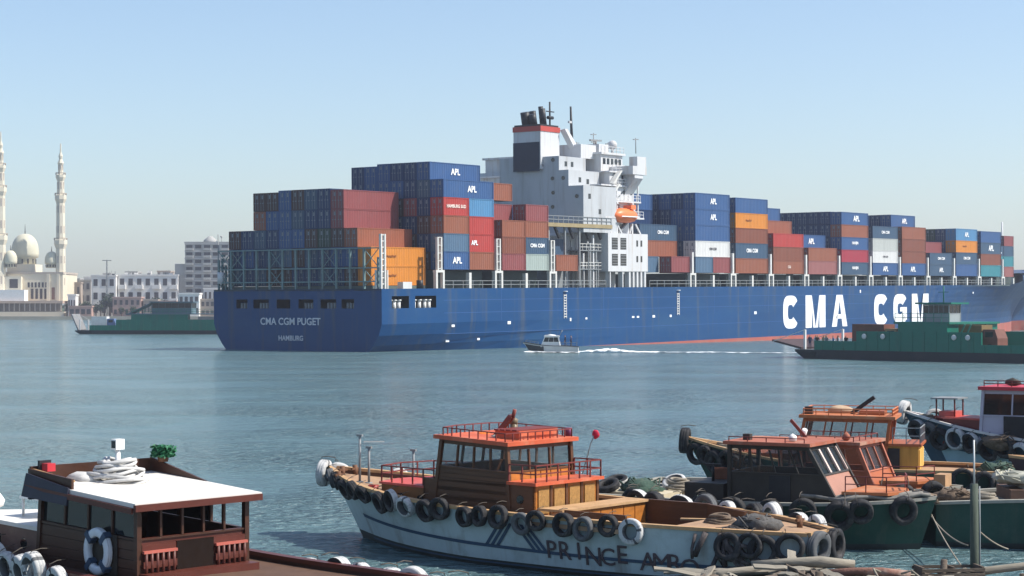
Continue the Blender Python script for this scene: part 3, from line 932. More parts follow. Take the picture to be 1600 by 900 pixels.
def m_at(x, y): return px(x, y, SH + 12)
k = (SH + 12) / 2997.0                      # metres per photo pixel on the shore
mx = lambda x: (x - 800) * k
mz = lambda y: EYE - (y - 478) * k
Y0 = SH + 12
mosque = empty('mosque', (mx(45), Y0, 1.2), 0, 'cream domed mosque with tall minarets on the far quay', 'mosque')
def mpart(name, m, x0, x1, d0, d1, y0, y1, parent=None):
    return MB().box(mx(x0) - mx(45), mx(x1) - mx(45), d0, d1, mz(y1) - 1.2, mz(y0) - 1.2).build(name, m, parent or mosque)
mpart('hall', stone, -60, 95, 4, 34, 428, 470)
mpart('cornice', stone2, -61, 96, 3.7, 34.3, 424.8, 427.9)
mpart('wing', stone, -30, 32, 1.0, 3.9, 432, 470)
mpart('porch', white_paint, -40, 43, -6, 0.9, 453, 470.2)
mpart('terrace', mat('terrace_stone', (0.50, 0.38, 0.30), 0.8, 0.1, 0.3), -40, 104, -8, 36, 470.4, 474)
for q in range(18):
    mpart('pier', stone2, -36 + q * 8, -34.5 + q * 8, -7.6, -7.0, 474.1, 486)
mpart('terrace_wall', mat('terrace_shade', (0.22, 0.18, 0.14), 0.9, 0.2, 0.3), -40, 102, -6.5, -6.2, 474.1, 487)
mpart('terrace_base', stone, -40, 106, -8, 36, 487.1, 496)
for q in range(6):
    mpart('window', dark_open, 40 + q * 5.5, 43 + q * 5.5, 3.9, 4.1, 441, 449)
for q in range(4):
    mpart('window', dark_open, 45 + q * 7, 49 + q * 7, 3.9, 4.1, 451, 467)
mpart('door', mat('door_wood', (0.22, 0.12, 0.08), 0.6, 0.2, 1), 77.5, 82.5, 3.9, 4.1, 449, 468)
mpart('window', dark_open, 14, 27, 0.9, 1.1, 436, 450)
mpart('pilaster', stone, 70, 75, 3.3, 3.9, 428, 470)
mpart('pilaster', stone, 86, 90, 3.3, 3.9, 428, 470)
def dome(x, ybase, ytop, rpx, d):
    r = rpx * k
    H = (ybase - ytop) * k
    prof = [(r * 0.82, 0), (r * 0.80, H * 0.22)]
    prof += [(r * (math.cos(t) ** 0.8) * (1.0 + 0.1 * math.sin(2 * t)), H * 0.24 + H * 0.76 * math.sin(t)) for t in np.linspace(0, 1.52, 10)]
    o = MB().lathe(prof, 20, (mx(x) - mx(45), d, mz(ybase) - 1.2)).build('dome', dome_m, mosque)
    for q in range(12):
        a = 2 * math.pi * q / 12
        cx = mx(x) - mx(45) + math.cos(a) * r * 0.81; cy = d + math.sin(a) * r * 0.81
        MB().box(cx - 0.25, cx + 0.25, cy - 0.25, cy + 0.25, mz(ybase) - 1.2 + H * 0.04, mz(ybase) - 1.2 + H * 0.19).build('window', dark_open, o)
    MB().tube((mx(x) - mx(45), d, mz(ytop) - 1.25), (mx(x) - mx(45), d, mz(ytop) - 1.2 + H * 0.30), 0.25, 6, 0.08).build('finial', dark_open, o)
mpart('drum', stone, 2, 45, 10, 26, 412, 424.7)
dome(24, 413, 363, 21, 18)
dome(14.5, 418, 391, 10, 2.5)
dome(73.5, 418, 392, 10.5, 9)
def minaret(x, d, top, base=470):
    H = (base - top) * k
    Wd = 8.2 * k
    z0 = mz(base) - 1.2
    c = (mx(x) - mx(45), d, z0)
    n = 8
    o = MB().lathe([(Wd, 0), (Wd, H * .17), (Wd * .95, H * .175), (Wd * .92, H * .33), (Wd * 1.28, H * .36), (Wd * 1.28, H * .385), (Wd * .88, H * .39), (Wd * .84, H * .50)], 4 if False else n, c, 0, False)
    o.lathe([(Wd * .84, H * .50), (Wd * .82, H * .62), (Wd * 1.12, H * .645), (Wd * 1.12, H * .67), (Wd * .74, H * .675), (Wd * .66, H * .76), (Wd * .95, H * .785), (Wd * .95, H * .80), (Wd * .52, H * .805), (Wd * .44, H * .86), (Wd * .62, H * .875), (Wd * .3, H * .90), (Wd * .42, H * .92), (Wd * .16, H * .945), (Wd * .10, H)], n, c, 0, False)
    mi = o.build('minaret', stone, mosque)
    for f0, w in ((.10, .98), (.24, .93), (.43, .86), (.56, .83), (.71, .70), (.83, .48)):
        for q in range(n):
            a = 2 * math.pi * (q + .5) / n
            rr = Wd * w * math.cos(math.pi / n)
            cx = c[0] + math.cos(a) * rr; cy = c[1] + math.sin(a) * rr
            s = 0.26 * Wd * w
            mb = MB().box(-0.25, 0.10, -s / 2, s / 2, 0, H * .045)
            w_ = mb.build('niche', stone2, mi)
            w_.location = (cx, cy, c[2] + H * f0); w_.rotation_euler = (0, 0, a)
    for f0, w in ((.385, 1.25), (.67, 1.1), (.80, .92)):
        rr = Wd * w
        mb = MB()
        for q in range(n):
            a = 2 * math.pi * q / n; b = 2 * math.pi * (q + 1) / n
            p0 = Vector((c[0] + math.cos(a) * rr, c[1] + math.sin(a) * rr, c[2] + H * f0)); p1 = Vector((c[0] + math.cos(b) * rr, c[1] + math.sin(b) * rr, c[2] + H * f0))
            mb.bar(p0 + Vector((0, 0, 1.0)), p1 + Vector((0, 0, 1.0)), 0.25)
            mb.bar(p0, p0 + Vector((0, 0, 1.1)), 0.3)
        mb.build('balcony_rail', stone2, mi)
minaret(88.5, 8, 222)
minaret(-0.5, 2, 205)

# housing along the quay
def building(name, x0, x1, ytop, depth0, depth, wall, label, cat='building', floors=3, cols=5, ybase=478, win=dark_open, ww=0.5, wh=0.5, balc=False, group='houses along the far quay'):
    Y = SH + depth0
    kk = Y / 2997.0
    X0 = (x0 - 800) * kk; X1 = (x1 - 800) * kk
    zt = EYE - (ytop - 478) * kk
    b = empty(name, ((X0 + X1) / 2, Y, 1.2), 0, label, cat, group)
    hw = (X1 - X0) / 2
    MB().box(-hw, hw, 0, depth, 0, zt - 1.2).build('wall', wall, b)
    MB().box(-hw - .3, hw + .3, -.3, depth + .3, zt - 1.197, zt - 0.5).build('parapet', wall, b)
    fh = (zt - 1.2) / floors; cw = 2 * hw / cols
    me = MB().box(-cw * ww / 2, cw * ww / 2, -0.12, 0.15, 0, fh * wh).mesh('window', win)
    bme = MB().box(-cw * 0.45, cw * 0.45, -1.3, -0.01, 0, fh * 0.32).mesh('balcony', wall)
    for f_ in range(floors):
        for c_ in range(cols):
            w = link('window', me, b)
            w.location = (-hw + cw * (c_ + .5), 0, fh * (f_ + 0.3))
            if balc and (c_ + f_ * 0) % 2 == 0:
                q = link('balcony', bme, b); q.location = (-hw + cw * (c_ + .5), 0, fh * (f_ + 0.02))
    return b, hw, zt - 1.2
pl_white = mat('plaster_white', (0.74, 0.72, 0.68), 0.8, 0.08, 0.1, dirt=(0.4, 0.33, 0.27), dirt_amt=0.4, dirt_scale=0.1)
pl_grey = mat('plaster_grey', (0.36, 0.355, 0.335), 0.85, 0.1, 0.1)
pl_tan = mat('plaster_tan', (0.36, 0.30, 0.25), 0.85, 0.12, 0.1)
pl_pink = mat('plaster_pink', (0.40, 0.27, 0.23), 0.85, 0.12, 0.1)
building('apartment_block', 143, 181, 432, 25, 14, pl_white, 'white three storey apartment block nearest the mosque', floors=3, cols=3)
building('apartment_block', 184, 278, 431, 28, 16, pl_white, 'long white three storey apartment block beside the grey tower', floors=3, cols=7, balc=True)
building('house', 104, 126, 443, 40, 12, pl_tan, 'low tan house between the mosque and the white flats', floors=2, cols=3)
building('house', 124, 142, 439, 45, 12, pl_grey, 'small grey house between the tan house and the white flats', floors=3, cols=2)
tower, hw, H = building('apartment_tower', 289, 372, 380, 30, 22, pl_grey, 'tall grey apartment tower with banded balconies behind the ship stern', floors=10, cols=6, ww=0.7, wh=0.45, balc=True)
MB().box(-hw - 5.0, -hw - .01, 1, 18, 0, H * 0.72).build('side_wing', pl_grey, tower)
MB().box(-hw - 8.0, -hw - 5.01, 2, 18, 0, H * 0.55).build('side_wing', pl_grey, tower)
MB().lathe([(3.6, 0), (3.2, 1.6), (1.6, 2.8), (1.0, 3.4)], 10, (-1.5, 6, H + .1)).build('roof_tank', pl_grey, tower)
MB().tube((4, 5, H), (4, 5, H + 3.4), 0.2, 6).tube((4, 5, H + 3.0), (4, 5, H + 3.6), 0.7, 6).build('roof_mast', pl_grey, tower)
for f_ in range(10):
    MB().box(-hw - .2, hw + .2, -0.35, -0.005, H * (f_ + 1) / 10 - 0.5, H * (f_ + 1) / 10 - .12).build('floor_band', mat('plaster_band', (0.52, 0.50, 0.49), 0.8, 0.1, 0.2), tower)
building('pavilion', 279, 311, 460, -1.5, 8, pl_white, 'small white quayside pavilion below the grey tower', floors=2, cols=4, ww=0.6, wh=0.5)
building('warehouse', 306, 350, 469, 2, 8, pl_tan, 'low tan warehouse with white roof edge below the grey tower', floors=2, cols=6, ww=0.6)
building('quay_shed', 108, 143, 480, 1, 6, pl_pink, 'low pinkish quay shed just right of the mosque terrace', floors=1, cols=4, ww=0.7)
building('kiosk', 176, 220, 466, 6, 8, pl_pink, 'low pinkish kiosk row in front of the white flats', floors=2, cols=5)
building('house', 101, 113, 446, 70, 10, pl_white, 'small white house tight behind the mosque minaret side', floors=3, cols=3)
building('house', 113, 124, 437, 95, 10, pl_grey, 'narrow grey block rising behind the tan house', floors=4, cols=2)
building('house', 131, 146, 434, 90, 10, pl_white, 'pale block rising behind the small grey house', floors=4, cols=3)
building('house', 196, 214, 426, 110, 12, pl_grey, 'grey block showing just over the long white flats, toward the mast', floors=5, cols=4)
building('house', 246, 266, 425, 115, 12, pl_tan, 'tan block showing just over the long white flats, toward the tower', floors=5, cols=4)
building('house', 106, 118, 462, 8, 6, pl_white, 'tiny white house low on the quay beside the mosque terrace', floors=1, cols=3)
building('house', 224, 246, 470, 7, 6, pl_tan, 'low tan quay house in front of the long white flats', floors=1, cols=4)
building('house', 250, 274, 472, 6, 6, pl_pink, 'low pink quay house in front of the end of the long white flats', floors=1, cols=4)
building('house', 318, 352, 452, 18, 8, pl_white, 'white house between the warehouse and the grey tower', floors=2, cols=5)
rgt = random.Random(9)
for bb, hh_ in [(o, o) for o in COL.objects if o.name.startswith('apartment_block')]:
    top = max(c.location.z for c in bb.children) 
    par = [c for c in bb.children if c.name.startswith('parapet')][0]
    zt_ = max(v.co.z for v in par.data.vertices); hw_ = max(v.co.x for v in par.data.vertices)
    for q in range(int(hw_ / 2) + 2):
        x_ = rgt.uniform(-hw_ + 1, hw_ - 1)
        MB().box(x_ - .8, x_ + .8, 3, 5, zt_ - .6, zt_ + rgt.uniform(.6, 1.8)).build('roof_tank', pl_white if q % 2 else pl_grey, bb)
        MB().bar((x_ + 1.2, 2, zt_ - .6), (x_ + 1.2, 2, zt_ + rgt.uniform(1, 2.6)), .12).build('aerial', steel_grey, bb)
# crane-like lamp mast above the roofs
t = empty('mast_pole', px(167, 478, SH + 24), 0, 'thin lattice mast with a crossbar above the white flats', 'mast')
t.location.z = 1.2
mb = MB()
zt = EYE - (406 - 478) * (SH + 24) / 2997 - 1.2
for a in (-0.4, 0.4):
    mb.bar((a, 0, 0), (a * 0.3, 0, zt), 0.22)
for q in range(10):
    mb.bar((-0.4 + .03 * q, 0, zt * q / 10), (0.4 - .03 * q, 0, zt * (q + 1) / 10), 0.12)
mb.build('mast', steel_grey, t)
MB().bar((-2.2, 0, zt - .3), (2.2, 0, zt - .3), 0.35).build('crossbar', steel_grey, t)
# trees on the quay
leaf = mat('tree_leaf', (0.050, 0.075, 0.040), 0.8, 0.35, 0.6)
bark = mat('tree_bark', (0.10, 0.07, 0.05), 0.9, 0.2, 1.0)
def tree(X, Y, h, seed, label):
    rg = random.Random(seed)
    t = empty('tree', (X, Y, 1.2), rg.random() * 6, label, 'tree', 'trees on the far quay')
    mb = MB().path([(0, 0, 0), (0.1, 0, h * .3), (-0.1, 0.15, h * .6)], lambda u: h * (0.045 - 0.03 * u), 6)
    for q in range(4):
        a = q * 1.6 + rg.random()
        mb.path([(0, 0, h * .35), (math.cos(a) * h * .2, math.sin(a) * h * .2, h * .62)], lambda u: h * (0.022 - 0.015 * u), 5)
    mb.build('trunk', bark, t)
    mb = MB()
    for q in range(420):
        u = rg.random() * 2 * math.pi; w = rg.uniform(-1, 1); r = rg.random() ** 0.45
        lump = 0.75 + 0.35 * mnoise.noise(Vector((math.cos(u) * 1.8 + seed, math.sin(u) * 1.8, w * 2)))
        s = math.sqrt(1 - w * w)
        p = Vector((math.cos(u) * s * r * h * .40 * lump, math.sin(u) * s * r * h * .40 * lump, h * .66 + w * r * h * .32 * lump))
        e = h * rg.uniform(.035, .075)
        a = Vector((rg.uniform(-1, 1), rg.uniform(-1, 1), rg.uniform(-.5, .5))).normalized() * e
        b = a.cross(Vector((rg.uniform(-1, 1), rg.uniform(-1, 1), 1))).normalized() * e * .7
        mb.add([p - a, p - b, p + a, p + b], [(0, 1, 2, 3)])
    mb.build('crown', leaf, t)
spots = [(108, 12, 7, 'round tree beside the mosque terrace'), (116, 16, 8, 'tree in front of the tan house'), (126, 14, 6.5, 'low tree in front of the small grey house'), (135, 12, 8, 'dark tree at the edge of the white flats'), (150, 16, 7, 'tree under the first white block'),
         (163, 18, 9, 'tall tree at the foot of the lattice mast'), (172, 16, 12, 'tallest tree, between the two white blocks'), (183, 18, 8, 'tree at the near corner of the long white flats'), (222, 14, 9, 'tree in front of the long white flats'), (232, 15, 9, 'second tree in front of the long white flats'),
         (244, 14, 10, 'bushy tree near the middle of the long white flats'), (258, 15, 9, 'tree near the far end of the long white flats'), (270, 16, 8, 'tree beside the pavilion under the grey tower'), (122, 6, 5, 'small shrub-like tree behind the pinkish quay shed'), (146, 6, 6, 'small tree right of the pinkish quay shed'), (157, 7, 6.5, 'small bushy tree below the lattice mast'), (190, 5, 5, 'low tree in front of the pinkish kiosk'), (208, 5, 5.5, 'second low tree in front of the pinkish kiosk'), (285, 3, 5, 'low tree just right of the white pavilion corner'), (332, 5, 6, 'tree beside the white house under the grey tower')]
for n_, (x, d, h, lb) in enumerate(spots):
    tree((x - 800) * (SH + d) / 2997.0, SH + d, h, n_ + 3, lb)
# the distant bank behind the ship, one hazy mass of green
rg = random.Random(5)
mb = MB()
for q in range(700):
    X = rg.uniform(-700, 700); Yd = rg.uniform(1050, 1250)
    if -330 < X * 900 / Yd < -120: Yd += 120
    mb.blob((X, Yd, 2.5), rg.uniform(3, 6.0), q, 0.5, 1, (1.6, 1, 1))
stuff(mb.build('far_woodland', leaf))
# ------------------------------------------------------------------ working boats
tar = mat('tyre_rubber', (0.020, 0.020, 0.022), 0.75, 0.3, 6, dirt=(0.14, 0.13, 0.12), dirt_amt=0.5, dirt_scale=3)
tar_grey = mat('tyre_grey', (0.104, 0.108, 0.112), 0.8, 0.25, 5, dirt=(0.04, 0.04, 0.045), dirt_amt=0.8, dirt_scale=3)
wash = mat('tyre_whitewash', (0.50, 0.50, 0.49), 0.85, 0.15, 6, dirt=(0.07, 0.07, 0.075), dirt_amt=0.95, dirt_scale=6)
rope_m = mat('rope_fibre', (0.25, 0.22, 0.175), 0.9, 0.2, 9, dirt=(0.16, 0.13, 0.10), dirt_amt=0.5, dirt_scale=3)
def tyre_mesh(r, R_, worn, mats, seed=0):
    """car tyre lying in the xz plane, axis along y; tread faces may carry whitewash"""
    mb = MB()
    rg_ = random.Random(seed)
    prof = [(.56, -0.38), (.62, -0.50), (.84, -0.5), (.95, -0.40), (.965, -0.20), (.952, -.16), (.952, -.10), (.975, -.06), (.975, .06), (.952, .10), (.952, .16), (.965, .20), (.95, .40), (.84, .5), (.62, .50), (.56, .38)]
    n = 26; m = len(prof)
    hole = rg_.uniform(.92, 1.12); wid = R_ * rg_.uniform(.85, 1.2); sag = rg_.uniform(-.03, .07) if seed else 0; twist = rg_.uniform(-.05, .05) if seed else 0
    vs = []
    for i in range(n):
        a = 2 * math.pi * i / n
        for rr, w in prof:
            q = rr * r * (1 + (.045 * mnoise.noise(Vector((math.cos(a) * 1.5 + seed, math.sin(a) * 1.5, w))) if seed else 0))
            if rr < .65: q *= hole
            zz_ = math.sin(a) * q
            vs.append((math.cos(a) * q * (1 - sag * .5), w * wid + twist * math.sin(a + seed) , zz_ * (1 + sag)))
    flake = [rg_.random() for _ in range(n)]
    for part in (0, 1):
        fs = []
        for i in range(n):
            for j in range(m):
                tread = 3 <= j <= 11
                white = worn and ((tread and (flake[i] > .04)) or (worn > 1 and j in (1, 2, 12, 13) and flake[i] > .06))
                if bool(white) != bool(part): continue
                fs.append((i * m + j, i * m + (j + 1) % m, ((i + 1) % n) * m + (j + 1) % m, ((i + 1) % n) * m + j))
        if fs: mb.add(vs, fs, part, True)
    return mb.mesh('tyre_fender', mats)
TY = {}
for v_ in range(4):
    TY[0, v_] = tyre_mesh(.36, .22, 0, [tar, wash], 1 + v_)
    TY[1, v_] = tyre_mesh(.36, .22, 1, [tar, wash], 11 + v_)
    TY[2, v_] = tyre_mesh(.36, .22, 2, [tar_grey, wash], 21 + v_)
    TY[3, v_] = tyre_mesh(.36, .22, 0, [tar_grey, wash], 31 + v_)
TCOUNT = [0]
def next_tyre(kind):
    TCOUNT[0] += 1
    return TY[kind, (TCOUNT[0] * 7 // 3) % 4]
def tyre(boat, p, nrm, kind, label, group, scale=1.0, lean=0.0, rope=True):
    """hung flat against the side: axis along the outward normal; top tied to the gunwale"""
    o = link('tyre_fender', next_tyre(kind))
    n = Vector(nrm).normalized()
    z = Vector((0, 0, 1)); z = (z - n * z.dot(n)).normalized()
    x = n.cross(z)
    M = Matrix((x, n, z)).transposed().to_4x4()
    M = M @ Matrix.Rotation(lean, 4, 'X') @ Matrix.Rotation(.35 * math.sin(TCOUNT[0] * 2.4), 4, 'Y') @ Matrix.Rotation(.10 * math.sin(TCOUNT[0] * 5.1), 4, 'Z')
    M.translation = Vector(p)
    o.matrix_world = boat.matrix_world @ M @ Matrix.Diagonal((scale, scale, scale, 1))
    tag(o, label, 'tyre', group)
    if rope:
        rp = link('rope', ROPE, o)
    return o
ROPE = MB().path([(0.0, -0.02, 0.22), (0.02, 0.14, 0.30), (0.0, 0.10, 0.42), (0, -0.10, 0.46), (0, -0.3, 0.44)], 0.011, 5).mesh('rope', mat('lashing', (.10, .085, .07), .9, .3, 8))

class Hull:
    def __init__(s, boat, L, B, zbow, zmid, zstern, stern=0.75, bow_p=2.2, bow_start=0.5, drop=0.4, flare=0.86, rake=0.9, n=28, stern_p=2.0, stern_start=0.35, umid=0.38):
        s.__dict__.update(locals())
    def sheer(s, u):
        if u > s.umid:
            t = (u - s.umid) / (1 - s.umid); return s.zmid + (s.zbow - s.zmid) * t * t
        t = (s.umid - u) / s.umid; return s.zmid + (s.zstern - s.zmid) * t * t
    def hb(s, u):
        w = s.B / 2
        if u > s.bow_start: w *= max(0.0, 1 - ((u - s.bow_start) / (1 - s.bow_start)) ** s.bow_p)
        if u < s.stern_start: w *= 1 - (1 - s.stern) * (1 - u / s.stern_start) ** s.stern_p
        return max(w, 0.03)
    def P(s, u, f, side, off=0.0):
        """f 0 at the waterline, 1 at the gunwale, negative below water"""
        zs = s.sheer(u)
        bowk = max(0, (u - 0.55) / 0.45)
        w0 = s.hb(u) * (s.flare - 0.45 * bowk)
        w1 = s.hb(u)
        if f >= 0:
            w = w0 + (w1 - w0) * (f ** (1 + 0.8 * bowk)); z = zs * f
        else:
            w = w0 * (1 + f * 0.9); z = f * 0.7
        x = (u - 0.5) * s.L - s.rake * bowk ** 2 * (1 - f)
        p = Vector((x, side * w, z))
        if off:
            p += s.N(u, f, side) * off
        return p
    def N(s, u, f, side):
        e = 0.01
        u0, u1 = max(0, u - e), min(1, u + e)
        a = s.P(u1, f, side) - s.P(u0, f, side)
        b = s.P(u, min(1, f + e), side) - s.P(u, f - e, side)
        n = a.cross(b) * (-side)
        n = n.normalized()
        if n.y * side < 0 and abs(n.y) > 0.2: n = -n
        return n
    def build(s, skin, inner, deckm, capm, below=None):
        us = [i / s.n for i in range(s.n + 1)]
        fr = [-1.0, -0.45, 0.0, 0.12, 0.3, 0.5, 0.7, 0.86, 1.0]
        mb = MB()
        for side in (-1, 1):
            vs = [s.P(u, f, side) for u in us for f in fr]
            m = len(fr)
            for sec in (0, 1):
                fs = []
                for a in range(s.n):
                    for j in range(m - 1):
                        if (j < 3) != bool(sec): continue
                        q = (a * m + j, (a + 1) * m + j, (a + 1) * m + j + 1, a * m + j + 1)
                        fs.append(q if side == -1 else q[::-1])
                mb.add(vs, fs, sec, True)
        st = [s.P(0, f, -1) for f in fr] + [s.P(0, f, 1) for f in fr]
        m = len(fr)
        mb.add(st, [(j + m, j, j + 1, j + 1 + m)[::-1] for j in range(m - 1)], 0)
        s.obj = mb.build('hull', [skin, below or skin], s.boat)
        # bulwark inside, capping rail and deck
        mb = MB(); cap = MB()
        t = 0.10
        for side in (-1, 1):
            A = []; Bq = []; C = []; D = []
            for u in us:
                g = s.P(u, 1, side); y = side * max(0.0, abs(g.y) - t); 
                A.append(Vector((g.x, y, g.z))); Bq.append(Vector((g.x, side * max(0, abs(g.y) - t - .02), g.z - s.drop)))
                C.append(Vector((g.x, side * (abs(g.y) + 0.05), g.z - .03))); D.append(Vector((g.x, side * max(0, abs(g.y) - t - .04), g.z - .03)))
            nn = len(us)
            mb.add(A + Bq, [(i, i + 1, nn + i + 1, nn + i) for i in range(s.n)])
            up = Vector((0, 0, .08))
            cap.add(C + [p + up for p in C] + [p + up for p in D] + D,
                    [(i, i + 1, nn + i + 1, nn + i) for i in range(s.n)] + [(nn + i, nn + i + 1, 2 * nn + i + 1, 2 * nn + i) for i in range(s.n)] + [(2 * nn + i, 2 * nn + i + 1, 3 * nn + i + 1, 3 * nn + i) for i in range(s.n)])
        mb.build('bulwark', inner, s.boat)
        g0 = s.P(0, 1, -1); g1 = s.P(0, 1, 1)
        cap.bar((g0.x, g0.y, g0.z + .01), (g1.x, g1.y, g1.z + .01), 0.16, 0.1)
        cap.build('gunwale', capm, s.boat)
    def deck(s, name, m, u0, u1, drop=None, n=14, inset=0.11):
        drop = s.drop if drop is None else drop
        us = [u0 + (u1 - u0) * i / n for i in range(n + 1)]
        L_ = []; R_ = []
        for u in us:
            g = s.P(u, 1, 1); w = max(0.01, g.y - inset)
            L_.append(Vector((g.x, w, g.z - drop))); R_.append(Vector((g.x, -w, g.z - drop)))
        mb = MB()
        nn = n + 1
        C_ = [Vector((a.x, 0, a.z + 0.05)) for a in L_]
        mb.add(L_ + C_ + R_, [(i, nn + i, nn + i + 1, i + 1)[::-1] for i in range(n)] + [(nn + i, 2 * nn + i, 2 * nn + i + 1, nn + i + 1)[::-1] for i in range(n)], 0, False)
        return mb.build(name, m, s.boat)
    def strip(s, name, m, u0, u1, f0, f1, side, off=0.015, n=24, v0=None, v1=None):
        """painted band following the planking; v0/v1: fractions at the far end"""
        v0 = f0 if v0 is None else v0; v1 = f1 if v1 is None else v1
        A = []; B_ = []
        for i in range(n + 1):
            t = i / n; u = u0 + (u1 - u0) * t
            A.append(s.P(u, f0 + (v0 - f0) * t, side, off)); B_.append(s.P(u, f1 + (v1 - f1) * t, side, off))
        nn = n + 1
        f = [(i, i + 1, nn + i + 1, nn + i) for i in range(n)]
        mb = MB().add(A + B_, f if side == -1 else [q[::-1] for q in f])
        return mb.build(name, m, s.obj)
    def word(s, body, m, u0, u1, f, h, side, bold=0.0, drop=0.0, jitter=0.0):
        """lettering painted along the planking, letter by letter"""
        n = len(body); rg = random.Random(3)
        for i, ch in enumerate(body):
            if ch == ' ': continue
            t = (i + .5) / n
            u = u0 + (u1 - u0) * t
            ff = f + drop * t + rg.uniform(-jitter, jitter)
            p = s.P(u, ff, side, 0.025); nr = s.N(u, ff, side)
            x = (s.P(u + 0.01 * (1 if u1 > u0 else -1), ff, side) - s.P(u, ff, side)).normalized()
            put_text(ch, s.obj, p, x, nr.cross(x), h * (1 + rg.uniform(-jitter, jitter)), m, bold=bold)

def hang_tyres(h, boat, us, side, kinds, who, group, f=0.80, scale=1.0, lean=0.12, start=1, sidename=None):
    sn = 'near' if (math.cos(boat.rotation_euler.z) < 0) == (side > 0) else 'far'
    for i, u in enumerate(us):
        k = kinds[i % len(kinds)]
        n = h.N(u, f, side)
        p = h.P(u + .006 * math.sin(i * 3.7), f + .05 * math.sin(i * 2.3), side) + n * 0.15 * scale
        look = {0: 'black', 1: 'white treaded', 2: 'whitewashed', 3: 'grey'}[k]
        tyre(boat, p, n, k, f'{look} tyre, {ORD[start + i]} from the bow, {sn} side of {who}', group, scale * (0.88 + 0.22 * ((i * 37 + 3) % 10) / 10), lean * (1 if i % 3 else 2.0))

class Wall:
    """one side of a cabin between two foot points and two head points"""
    def __init__(s, parent, a, b, a2, b2):
        s.p = parent
        s.q = [Vector(a), Vector(b), Vector(b2), Vector(a2)]
        s.n = (s.q[1] - s.q[0]).cross(s.q[3] - s.q[0]).normalized()
    def W(s, a, h, off=0.0):
        return s.q[0].lerp(s.q[1], a).lerp(s.q[3].lerp(s.q[2], a), h) + s.n * off
    def piece(s, name, m, a0, a1, h0, h1, th=0.06, off=0.0, parent=None):
        return MB().slab([s.W(a0, h0, off), s.W(a1, h0, off), s.W(a1, h1, off), s.W(a0, h1, off)], th).build(name, m, parent or s.p)
def cabin_wall(parent, a, b, a2, b2, wallm, framem, nwin, sill=0.55, head=0.93, glass=None, mull=0.05, planks=0, plankm=None, blind=(), panels=0):
    w = Wall(parent, a, b, a2, b2)
    w.piece('wall', wallm, 0, 1, 0, sill - .004)
    w.piece('header', framem, 0, 1, head + .004, 1)
    Ld = (w.q[1] - w.q[0]).length
    mf = mull / max(Ld, .1)
    for i in range(nwin + 1):
        c = mf / 2 + (1 - mf) * i / nwin
        w.piece('window_post', framem, c - mf / 2, c + mf / 2, sill, head, 0.06, 0.012)
    for i in range(nwin):
        a0 = mf / 2 + (1 - mf) * i / nwin + mf / 2 + .002; a1 = mf / 2 + (1 - mf) * (i + 1) / nwin - mf / 2 - .002
        if i in blind:
            w.piece('shutter', wallm, a0, a1, sill, head, 0.04, -0.01)
        elif glass is not None:
            w.piece('window_pane', glass, a0, a1, sill, head, 0.015, -0.02)
    w.piece('sill', framem, 0, 1, sill - .03, sill - .005, 0.03, 0.033)
    for k_ in range(planks):
        h0 = (sill - .04) * k_ / planks; h1 = (sill - .04) * (k_ + 1) / planks
        w.piece('plank', plankm or wallm, .01, .99, h0 + .006, h1 - .006, 0.018, 0.02 + .004 * (k_ % 2))
    for k_ in range(panels):
        w.piece('panel', plankm or wallm, .03 + .95 * k_ / panels, .95 * (k_ + 1) / panels, .06, sill - .07, 0.02, 0.022)
    return w
def cabin(parent, x0, x1, yl, yr, z0, z1, rake_f, rake_b, wallm, framem, roofm, wins=(4, 2, 4, 2), sill=0.55, over=0.2, glass=None, planks=0, plankm=None, roof_t=0.09, cut=0.0, tilt=0.0, sides=None, panels=0, blinds=((), (), (), ())):
    """x1 is the forward end; sides in the order starboard, forward, port, after"""
    zt0, zt1 = z1, z1 + tilt
    ft = [(x0, yr, z0), (x1, yr, z0), (x1, yl, z0), (x0, yl, z0)]
    hd = [(x0 + rake_b, yr, zt0), (x1 - rake_f, yr, zt1), (x1 - rake_f, yl, zt1), (x0 + rake_b, yl, zt0)]
    for i in range(4):
        j = (i + 1) % 4
        wm_ = (sides or {}).get(i, wallm)
        cabin_wall(parent, ft[i], ft[j], hd[i], hd[j], wm_, framem, wins[i], sill, glass=glass, planks=planks if i in (0, 2) else 0, plankm=plankm, panels=panels if i in (1, 3) else 0, blind=blinds[i])
    for p, q in zip(ft, hd):
        MB().bar(p, q, 0.10).build('corner_post', framem, parent)
    xa, xb = x0 + rake_b - over, x1 - rake_f + over
    q = [(xa, yr - over, zt0 + .003), (xb, yr - over, zt1 + .003), (xb, yl + over, zt1 + .003), (xa, yl + over, zt0 + .003)]
    up = Vector((0, 0, roof_t))
    return MB().slab([Vector(p) + up for p in q], roof_t).build('roof', roofm, parent)
def deck_rail(parent, pts, h, m, step=0.5, r=0.016, bars=2, name='railing', closed=False):
    return rail(parent, pts, h, r=r, m=m, bars=bars, step=step, name=name, closed=closed)

